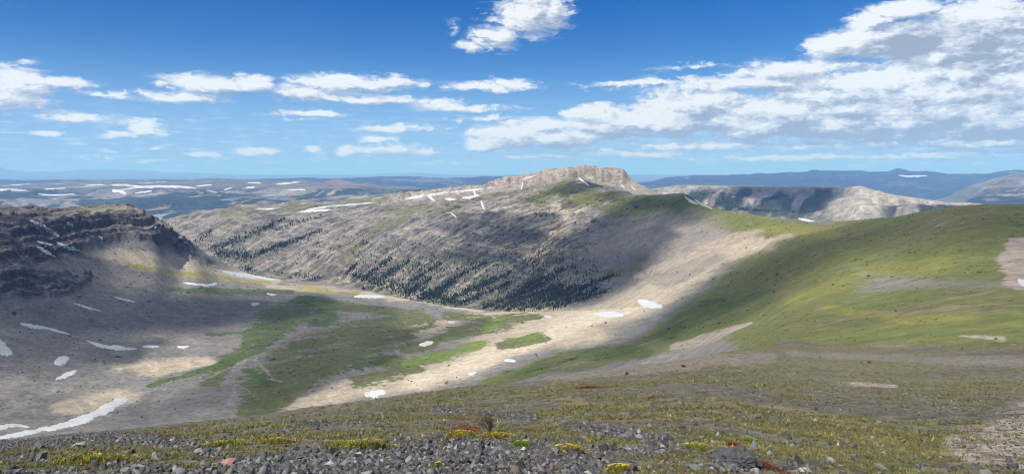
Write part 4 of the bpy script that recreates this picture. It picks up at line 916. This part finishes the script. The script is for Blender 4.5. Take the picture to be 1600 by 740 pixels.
def merged(name, protos, items, mats=None):
    """items: (proto, x, y, z, sx, sz, rot); protos hold V, F, number of bark faces -> one mesh"""
    VV_, FF_, MI_ = [], [], []; b = 0
    for (k, x, y, z, sx, sz, ro) in items:
        V, Fc, nt = protos[k]; c, s_ = math.cos(ro), math.sin(ro)
        VV_.append(np.stack([x + sx * (V[:, 0] * c - V[:, 1] * s_), y + sx * (V[:, 0] * s_ + V[:, 1] * c), z + sz * V[:, 2]], -1)); FF_.append(Fc + b); b += len(V)
        mi = np.zeros(len(Fc), np.int32); mi[:nt] = 1; MI_.append(mi)
    o = mesh_obj(name, np.vstack(VV_), np.vstack(FF_), mats[0], smooth=False); o.data.materials.append(mats[1]); o.data.polygons.foreach_set('material_index', np.concatenate(MI_)); return o
LP = [cone_rings(90, 2, 5)]
sc_it = []
for (x, y, z, h, lab) in spots:
    for _ in range(5):
        x2, y2 = x + rng.normal(0, 9), y + rng.normal(0, 9); sc_it.append((0, x2, y2, gz(x2, y2)[0] - .3, rng.uniform(2.5, 6), rng.uniform(1.2, 2.6), rng.random() * 6))
tag(merged('scrub', LP, sc_it, (m_needle, m_bark)), 'low dark green scrub between the conifers on the mountain face', 'scrub', None, 'stuff')
items = [(random.randrange(5), x, y, z - .3, h * random.uniform(.85, 1.3), h, random.uniform(0, 6.28)) for (x, y, z, h, lab) in spots[300:]]
tag(merged('forest', PROT, items, (m_needle, m_bark)), 'more dark conifers of the groves on the rocky mountain face', 'forest', None, 'stuff')
# forest strips of the rocky ridge behind the saddle
fm = (C[..., 1] > C[..., 0] * 1.25) & (T > K_R1 - .2) & (T < K_R1 + 3.1) & (VF <= ENV + .5)
ci, cj = np.nonzero(fm); pick = rng.choice(len(ci), min(5000, len(ci)), replace=False)
LP = [cone_rings(90, 2, 5)]
items = [(0, XW[i, j] + rng.normal(0, 3), YW[i, j] + rng.normal(0, 4), Z[i, j] - .5, h_ * 1.1, h_, rng.random() * 6) for i, j, h_ in zip(ci[pick], cj[pick], rng.uniform(7, 13, len(pick)))]
if items: tag(merged('forest', LP, items, (m_needle, m_bark)), 'strips of dark forest running down the rocky ridge behind the saddle', 'forest', None, 'stuff')

# ------------------------------------------------------------------ foreground stones
def rock_proto(seed):
    r = np.random.default_rng(seed); bm = bmesh.new(); sx, sy, sz = r.uniform(.75, 1.25), r.uniform(.6, 1.0), r.uniform(.3, .65)
    for _ in range(10):
        d = r.normal(size=3); d /= np.linalg.norm(d); q = r.uniform(.75, 1.05); bm.verts.new((d[0] * sx * q * .5, d[1] * sy * q * .5, d[2] * sz * q * .5))
    bmesh.ops.convex_hull(bm, input=bm.verts); loose = [v for v in bm.verts if not v.link_faces]; bmesh.ops.delete(bm, geom=loose, context='VERTS')
    bmesh.ops.triangulate(bm, faces=bm.faces); bm.verts.index_update()
    V = np.array([v.co[:] for v in bm.verts]); Fc = np.array([[v.index for v in f.verts] for f in bm.faces]); bm.free(); return V, Fc
RP = [rock_proto(300 + k) for k in range(18)]
rm, rt, rb = new_mat('stone')
ra = rt.n.new('ShaderNodeAttribute'); ra.attribute_name = 'stone_colour'; g = rt.n.new('ShaderNodeNewGeometry')
n1 = rt.noise(g.outputs['Position'], 26, 4, .65)
rt.l.new(rt.vm('SCALE', ra.outputs['Color'], rt.m('MULTIPLY_ADD', n1, 1.1, .45)), rb.inputs['Base Color']); rb.inputs['Roughness'].default_value = .8
def rand_rot(n):
    q = rng.normal(size=(n, 4)); q[:, 1:3] *= .45; q /= np.linalg.norm(q, axis=1)[:, None]; w, x, y, z = q.T
    a = rng.random(n) * 6.28; 
    M = np.stack([1 - 2 * (y * y + z * z), 2 * (x * y - z * w), 2 * (x * z + y * w), 2 * (x * y + z * w), 1 - 2 * (x * x + z * z), 2 * (y * z - x * w), 2 * (x * z - y * w), 2 * (y * z + x * w), 1 - 2 * (x * x + y * y)], -1).reshape(n, 3, 3)
    return M
def stone_cols(n):
    base = rng.choice(5, n, p=[.46, .26, .12, .10, .06]); t = np.array([(.062, .062, .068), (.10, .10, .106), (.045, .044, .05), (.15, .147, .142), (.14, .105, .092)])[base]
    return t * rng.lognormal(0, .28, n)[:, None]
N = 60000
u = np.concatenate([rng.uniform(-90, 1690, N), rng.uniform(-400, 1990, 9000)]); v = np.concatenate([rng.uniform(550, 748, N), rng.uniform(640, 960, 9000)])
pt = ray(u, v); okk = np.isfinite(pt).all(1) & (pt[:, 1] < 150) & (pt[:, 1] > 1.8)
pt = pt[okk]; mk = at_mask(M_grav, pt[:, 0], pt[:, 1])
acc = rng.random(len(pt)) < np.clip(mk * .95, 0, 1) + .09
pt = pt[acc]; n = len(pt)
sz = np.clip(pt[:, 1], 5, 40) * .0060 * rng.lognormal(0, .60, n); sz = np.clip(sz, .02, .2)
cols = stone_cols(n); rots = rand_rot(n); kk_ = rng.integers(0, len(RP), n)
shade_order = np.argsort(-sz / pt[:, 1])
inside_f = (np.abs(pt[:, 0] / pt[:, 1] * F) < 780) & (HV - pt[:, 2] / pt[:, 1] * F < 738)
big = [i for i in shade_order if inside_f[i]][:270]; bigs = set(big)
def stone_obj(V, Fc, col, name, label, group):
    me = bpy.data.meshes.new(name); me.from_pydata(V.tolist(), [], Fc.tolist()); me.materials.append(rm); set_col(me, 'stone_colour', np.repeat(np.array(col)[None], len(V), 0))
    o = bpy.data.objects.new(name, me); COL.objects.link(o); tag(o, label, 'stone', group); return o
for i in big:
    V, Fc = RP[kk_[i]]; o = stone_obj((V * sz[i]) @ rots[i].T, Fc, cols[i], 'stone', 'larger angular stone among the loose dark gravel at the bottom', 'loose angular stones in the foreground gravel')
    o.location = (pt[i, 0], pt[i, 1], pt[i, 2] + sz[i] * .03)
VV_, FF_, CC_ = [], [], []; b = 0
for i in range(n):
    if i in bigs: continue
    V, Fc = RP[kk_[i]]; q = (V * sz[i]) @ rots[i].T + pt[i] + (0, 0, sz[i] * .03); VV_.append(q); FF_.append(Fc + b); CC_.append(np.repeat(cols[i][None], len(V), 0)); b += len(V)
o = mesh_obj('gravel', np.vstack(VV_), np.vstack(FF_), rm, smooth=False); set_col(o.data, 'stone_colour', np.vstack(CC_)); tag(o, 'loose dark grey gravel spread over the near hillside', 'gravel', None, 'stuff')
def one_stone(u, v, w, h, col, label, seed, tilt=0):
    p = ray([u], [v])[0]; k = p[1] / F; V, Fc = rock_proto(seed); V = V / np.ptp(V, axis=0) * np.array([w * k, w * k * .8, h * k])
    o = stone_obj(V, Fc, col, 'stone', label, None); o.location = (p[0], p[1], p[2] + h * k * .3); o.rotation_euler = (0, R(tilt), .3); return o
one_stone(358, 728, 24, 16, (.26, .15, .13), 'pinkish stone in dark gravel near the bottom left', 901)
one_stone(120, 697, 26, 9, (.22, .21, .2), 'flat pale slab lying in turf at the far left of the hillside', 902, -12)
one_stone(62, 700, 18, 12, (.08, .08, .085), 'dark blocky stone left of the flat pale slab', 903)
one_stone(1256, 735, 16, 11, (.34, .35, .35), 'whitish stone at the bottom right of the red-leaved boulder', 904)
one_stone(664, 684, 12, 9, (.2, .2, .205), 'pale wedge stone at the upper edge of the gravel field', 905)
one_stone(1460, 654, 9, 5, (.03, .03, .032), 'black stone alone on the right turf slope', 906)
one_stone(1358, 567, 5, 4, (.03, .03, .032), 'small black stone on the hill crest, lower of two', 907)
one_stone(1068, 573, 8, 6, (.05, .04, .04), 'dark stone standing on the grey crest of the near hill', 908)
one_stone(980, 585, 7, 5, (.04, .035, .035), 'dark stone on the turf edge left of the grey crest', 909)

# stones and blocks strewn over the slopes of the bowl and the ridge
N = 26000; u = rng.uniform(-80, 1680, N); v = rng.uniform(318, 655, N); pt = ray(u, v, 90.0); ok_ = np.isfinite(pt).all(1) & (pt[:, 1] < 1900) & (pt[:, 1] > 95); pt = pt[ok_]
rr = at_mask(ROUGH.reshape(NU, NY), pt[:, 0], pt[:, 1]); cl3 = fbm(pt[:, 0], pt[:, 1], 60, 3, 811)
acc = rng.random(len(pt)) < np.clip(.06 + .8 * rr, 0, 1) * sstep(cl3, -.35, .25); pt, rr = pt[acc], rr[acc]; n2_ = len(pt)
s2 = pt[:, 1] / F * rng.lognormal(.5, .55, n2_) * (.8 + .6 * rr); c2 = np.array([(.12, .11, .105), (.21, .19, .17), (.06, .055, .055)])[rng.choice(3, n2_, p=[.5, .3, .2])]
R2_ = rand_rot(n2_); k2 = rng.integers(0, len(RP), n2_); VV_, FF_, CC_ = [], [], []; b = 0
for i in range(n2_):
    V, Fc = RP[k2[i]]; VV_.append((V * np.array([1, 1, 1.5]) * s2[i]) @ R2_[i].T + pt[i] + (0, 0, s2[i] * .15)); FF_.append(Fc + b); CC_.append(np.repeat(c2[i][None], len(V), 0)); b += len(V)
o = mesh_obj('rubble', np.vstack(VV_), np.vstack(FF_), rm, smooth=False); set_col(o.data, 'stone_colour', np.vstack(CC_)); tag(o, 'scattered blocks and rubble lying on the slopes of the valley', 'rubble', None, 'stuff')

N = 60000; u = rng.uniform(-80, 1680, N); v = rng.uniform(300, 640, N); pt = ray(u, v, 90.0); ok_ = np.isfinite(pt).all(1) & (pt[:, 1] < 1900) & (pt[:, 1] > 95); pt = pt[ok_]
cc_ = at_mask(C, pt[:, 0], pt[:, 1]); gg = at_mask(greenness, pt[:, 0], pt[:, 1]); acc = rng.random(len(pt)) < gg * sstep(fbm(pt[:, 0], pt[:, 1], 45, 3, 821), -.4, .3); pt, cc_ = pt[acc], cc_[acc]; n3_ = len(pt)
s3 = pt[:, 1] / F * rng.lognormal(.55, .5, n3_); c3 = cc_ * rng.choice([.5, .75, 1.35], n3_, p=[.35, .35, .3])[:, None] * np.array([1.0, 1.03, .9])
VV_, FF_, CC_ = [], [], []; b = 0; k3 = rng.integers(0, len(RP), n3_)
for i in range(n3_):
    V, Fc = RP[k3[i]]; VV_.append(V * np.array([1.5, 1.5, 1.1]) * s3[i] + pt[i]); FF_.append(Fc + b); CC_.append(np.repeat(c3[i][None], len(V), 0)); b += len(V)
lm, lt, lb = new_mat('turf_leaves')
la = lt.n.new('ShaderNodeAttribute'); la.attribute_name = 'leaf_colour'; lt.l.new(la.outputs['Color'], lb.inputs['Base Color'])
o = mesh_obj('tussocks', np.vstack(VV_), np.vstack(FF_), lm); set_col(o.data, 'leaf_colour', np.vstack(CC_)); tag(o, 'tussocks and low willow clumps on the grassy slopes', 'tussocks', None, 'stuff')

# ------------------------------------------------------------------ turf tufts and cushions
def blades(pts, size, cols, nb, spread=.5, lean=.5, width=.16):
    n = len(pts); a = rng.random((n, nb)) * 6.28; r_ = spread * np.sqrt(rng.random((n, nb))) * size[:, None]
    bx = pts[:, 0, None] + r_ * np.cos(a); by = pts[:, 1, None] + r_ * np.sin(a); bz = np.repeat(pts[:, 2, None], nb, 1) - .08 * size[:, None]
    h = size[:, None] * rng.uniform(.5, 1.1, (n, nb)); d = rng.random((n, nb)) * 6.28; w = size[:, None] * width
    tx = bx + (np.cos(a) * .6 + rng.normal(0, .5, (n, nb))) * lean * h; ty = by + (np.sin(a) * .6 + rng.normal(0, .5, (n, nb))) * lean * h
    p0 = np.stack([bx - w * np.cos(d), by - w * np.sin(d), bz], -1); p1 = np.stack([bx + w * np.cos(d), by + w * np.sin(d), bz], -1); p2 = np.stack([tx, ty, bz + h], -1)
    V = np.stack([p0, p1, p2], 2).reshape(-1, 3); Fc = np.arange(len(V)).reshape(-1, 3)
    cc = np.repeat(cols * 1.0, nb * 3, 0) * np.repeat(rng.lognormal(0, .22, n * nb), 3)[:, None]
    return V, Fc, cc
N = 130000
u = np.concatenate([rng.uniform(-90, 1690, N), rng.uniform(-400, 1990, 16000)]); v = np.concatenate([rng.uniform(535, 748, N), rng.uniform(600, 960, 16000)]); pt = ray(u, v); ok_ = np.isfinite(pt).all(1) & (pt[:, 1] < 190) & (pt[:, 1] > 1.8); pt = pt[ok_]
mo = at_mask(moss * (1 - M_grav * .93) * (1 - .9 * M_bare), pt[:, 0], pt[:, 1]); ye = at_mask(sstep(g1 + .5 * g3, .1, .5), pt[:, 0], pt[:, 1]); br = at_mask(sstep(-g1 + .6 * g3, .2, .5), pt[:, 0], pt[:, 1])
acc = rng.random(len(pt)) < mo * .8 + .05; pt, ye, br = pt[acc], ye[acc], br[acc]; n = len(pt)
cl_ = np.array((.092, .090, .040))[None] * (1 - ye[:, None]) + np.array((.15, .13, .045))[None] * ye[:, None]
cl_ = cl_ * (1 - .5 * br[:, None]) + np.array((.14, .075, .035))[None] * .5 * br[:, None]; pk = rng.random(n)
cl_[pk < .02] = (.13, .05, .035); cl_[pk > .975] = (.21, .17, .04)
cl_ *= rng.lognormal(0, .22, n)[:, None]
fd = sstep(pt[:, 1], 12, 60)[:, None]; cl_ = cl_ * (1 - fd) + fd * at_mask(C, pt[:, 0], pt[:, 1]) * 1.05 * rng.lognormal(0, .12, n)[:, None]
V, Fc, cc = blades(pt, np.clip(np.clip(pt[:, 1], 5, 200) * .0026, .015, .085) * rng.lognormal(0, .3, n), cl_, 6, 1.3, 1.1, .3)
o = mesh_obj('grass', V, Fc, lm, smooth=False); set_col(o.data, 'leaf_colour', cc); tag(o, 'short yellow-green alpine turf growing between the stones', 'grass', None, 'stuff')
fl_m, ft_, fb_ = new_mat('flower_petals'); fb_.inputs['Base Color'].default_value = (.42, .32, .04, 1)
def cushion(u, v, w, h, label, green=(.13, .15, .025), flowers=60, cat='plant', name='flower_cushion', petal=None):
    p = ray([u], [v])[0]; k = p[1] / F; root = bpy.data.objects.new(name, None); COL.objects.link(root); root.location = p; root.empty_display_size = .05
    tag(root, label, cat, 'flowering cushions in the turf' if petal is None else None)
    m = 190; a = rng.random(m) * 6.28; r_ = np.sqrt(rng.random(m)) * (1 + .45 * np.sin(2 * a + u) + .3 * np.sin(5 * a + v)) * rng.choice([.8, 1, 1.5], m, p=[.5, .35, .15]); x = w * .5 * k * r_ * np.cos(a); y = w * .4 * k * r_ * np.sin(a)
    zz = gz(p[0] + x, p[1] + y) - p[2]; dm = h * k * np.sqrt(np.clip(1 - r_ ** 2, 0, 1)) * .55
    V, Fc, cc = blades(np.stack([x, y, zz + dm * .6], -1), np.full(m, h * k * .55), np.array(green)[None] * rng.lognormal(0, .3, m)[:, None], 8, .5, .6, .12)
    o = mesh_obj('foliage', V, Fc, lm, smooth=False, parent=root); set_col(o.data, 'leaf_colour', cc)
    if flowers:
        VV_, FF_ = [], []; b = 0
        for q in range(flowers):
            i = rng.integers(m); c = np.array((x[i], y[i], zz[i] + dm[i] + h * k * .45)); s_ = max(.006, .62 * k) * rng.uniform(.8, 1.5); a0 = rng.random() * 6.28
            ring = [c + s_ * np.array((math.cos(a0 + t * 1.2566), math.sin(a0 + t * 1.2566), .35 + .3 * rng.random())) for t in range(5)]
            VV_ += [c] + ring; FF_ += [(b, b + 1 + t, b + 1 + (t + 1) % 5) for t in range(5)]; b += 6
        mesh_obj('blossoms', np.array(VV_), np.array(FF_), petal or fl_m, smooth=False, parent=root)
for c in [(572, 703, 70, 18, 'large yellow flowering cushion left of the gravel field', (.12, .12, .03), 70), (540, 700, 50, 13, 'green cushion with few flowers left of the large yellow one', (.12, .13, .025), 25),
          (722, 682, 44, 11, 'yellow flowering cushion under the dead shrub', (.16, .14, .02), 80), (775, 684, 50, 10, 'low yellow cushion at the gravel rim right of the dead shrub', (.17, .14, .02), 70),
          (685, 729, 9, 8, 'tiny bright yellow flower clump alone in the gravel', (.2, .18, .02), 40), (886, 705, 46, 12, 'yellow cushion at the right rim of the gravel field', (.15, .14, .02), 70),
          (968, 736, 40, 12, 'yellow cushion at the bottom edge right of the gravel', (.16, .14, .02), 60), (815, 697, 30, 10, 'bright green cushion in the right part of the gravel', (.08, .14, .02), 20),
          (150, 722, 90, 14, 'wide mossy cushion at the lower left of the hillside', (.13, .13, .025), 60), (355, 697, 70, 10, 'yellow streak of flowers above the pinkish stone', (.12, .12, .03), 40),
          (430, 692, 46, 9, 'yellow-green cushion between the pinkish stone and the large cushion', (.14, .14, .022), 50), (1085, 700, 44, 9, 'yellow-green cushion left of the red-leaved boulder', (.12, .14, .02), 40), (1170, 690, 30, 8, 'green cushion above the red-leaved boulder', (.1, .14, .02), 15)]:
    cushion(c[0], c[1], c[2], c[3], c[4], c[5], c[6])
red_m, _, rbb = new_mat('red_petals'); rbb.inputs['Base Color'].default_value = (.20, .045, .03, 1)
# boulder with red-leaved plants
def boulder(u, v, w, h, col, label):
    p = ray([u], [v])[0]; k = p[1] / F; bm = bmesh.new(); bmesh.ops.create_icosphere(bm, subdivisions=4, radius=1)
    V = np.array([q.co[:] for q in bm.verts]); Fc = np.array([[q.index for q in f.verts] for f in bm.faces]); bm.free()
    q = 1 + .34 * np.round(3.2 * perlin(V[:, 0] * 1.7 + V[:, 2], V[:, 1] * 1.7 - V[:, 2] * .6, 5)) / 3.2 + .16 * perlin(V[:, 0] * 5 + V[:, 2] * 3, V[:, 1] * 5, 6) + .06 * perlin(V[:, 0] * 14 + 3 * V[:, 2], V[:, 1] * 14 + 5 * V[:, 2], 7)
    V = V * q[:, None] * np.array([w * k * .5, w * k * .4, h * k * .62]); o = stone_obj(V, Fc, col, 'stone', label, None); o.location = (p[0], p[1], p[2] + h * k * .12)
boulder(1146, 722, 70, 28, (.06, .06, .066), 'dark boulder overgrown with red-leaved plants at the lower right')
cushion(1190, 728, 76, 11, 'red-leaved plant clump growing on the right of the dark boulder', (.11, .042, .03), 60, 'plant', 'red_plant', red_m)
cushion(1146, 696, 16, 7, 'small red plant tuft above the dark boulder', (.14, .05, .035), 20, 'plant', 'red_plant', red_m)
cushion(920, 606, 34, 5, 'red-brown plant patch left of the small red tuft, on the crest', (.13, .045, .03), 20, 'plant', 'red_plant', red_m)
cushion(1020, 622, 18, 4, 'reddish plant patch on the turf right of the crest patch', (.14, .05, .03), 15, 'plant', 'red_plant', red_m)
# dead shrub
wd, wt, wb = new_mat('weathered_wood'); g = wt.n.new('ShaderNodeNewGeometry'); wt.l.new(wt.mix(wt.noise(g.outputs['Position'], 14, 3, .6), (.025, .02, .018), (.13, .075, .05)), wb.inputs['Base Color'])
def twig(V, Fc, p, d, L, r0, depth):
    prev = None; seg = 4
    for s_ in range(seg + 1):
        r = r0 * (1 - .7 * s_ / seg); b = len(V); a1 = d.orthogonal().normalized(); a2 = d.cross(a1).normalized()
        for k in range(4): V.append((p + a1 * r * math.cos(k * 1.571) + a2 * r * math.sin(k * 1.571))[:])
        if prev is not None:
            for k in range(4): Fc.append((prev + k, prev + (k + 1) % 4, b + (k + 1) % 4)); Fc.append((prev + k, b + (k + 1) % 4, b + k))
        prev = b; p = p + d * (L / seg); d = (d + Vector((random.gauss(0, .22), random.gauss(0, .22), random.gauss(0, .16)))).normalized()
        if depth and s_ in (1, 2, 3, 4):
            for _ in range(2): twig(V, Fc, p, (d + Vector((random.gauss(0, .7), random.gauss(0, .7), random.gauss(.1, .5)))).normalized(), L * .5, r * .6, depth - 1)
p = ray([768], [676])[0]; k = p[1] / F
root = bpy.data.objects.new('dead_shrub', None); COL.objects.link(root); root.location = p; root.empty_display_size = .1; tag(root, 'dark dead shrub with reddish twigs sprawling to the left', 'shrub')
V, Fc = [], []
for q in range(5): twig(V, Fc, Vector((random.gauss(0, 3 * k), random.gauss(0, 3 * k), -.03)), Vector((random.gauss(-.15, .3), random.gauss(0, .3), 1)).normalized(), 22 * k, 1.5 * k, 2)
mesh_obj('trunk', np.array(V), np.array(Fc), wd, smooth=False, parent=root)
V, Fc = [], []
for q in range(9): twig(V, Fc, Vector((-random.uniform(2, 30) * k, random.gauss(0, 5 * k), 4 * k)), Vector((-1, random.gauss(0, .35), random.gauss(.12, .15))).normalized(), 36 * k, 1.1 * k, 1)
V = np.array(V); V[:, 2] = np.maximum(V[:, 2], gz(V[:, 0] + p[0], V[:, 1] + p[1]) - p[2] + .01)
wr = leaf_mat('red_twigs', (.11, .04, .03), (.17, .08, .05), 9); mesh_obj('branch', V, np.array(Fc), wr, smooth=False, parent=root)
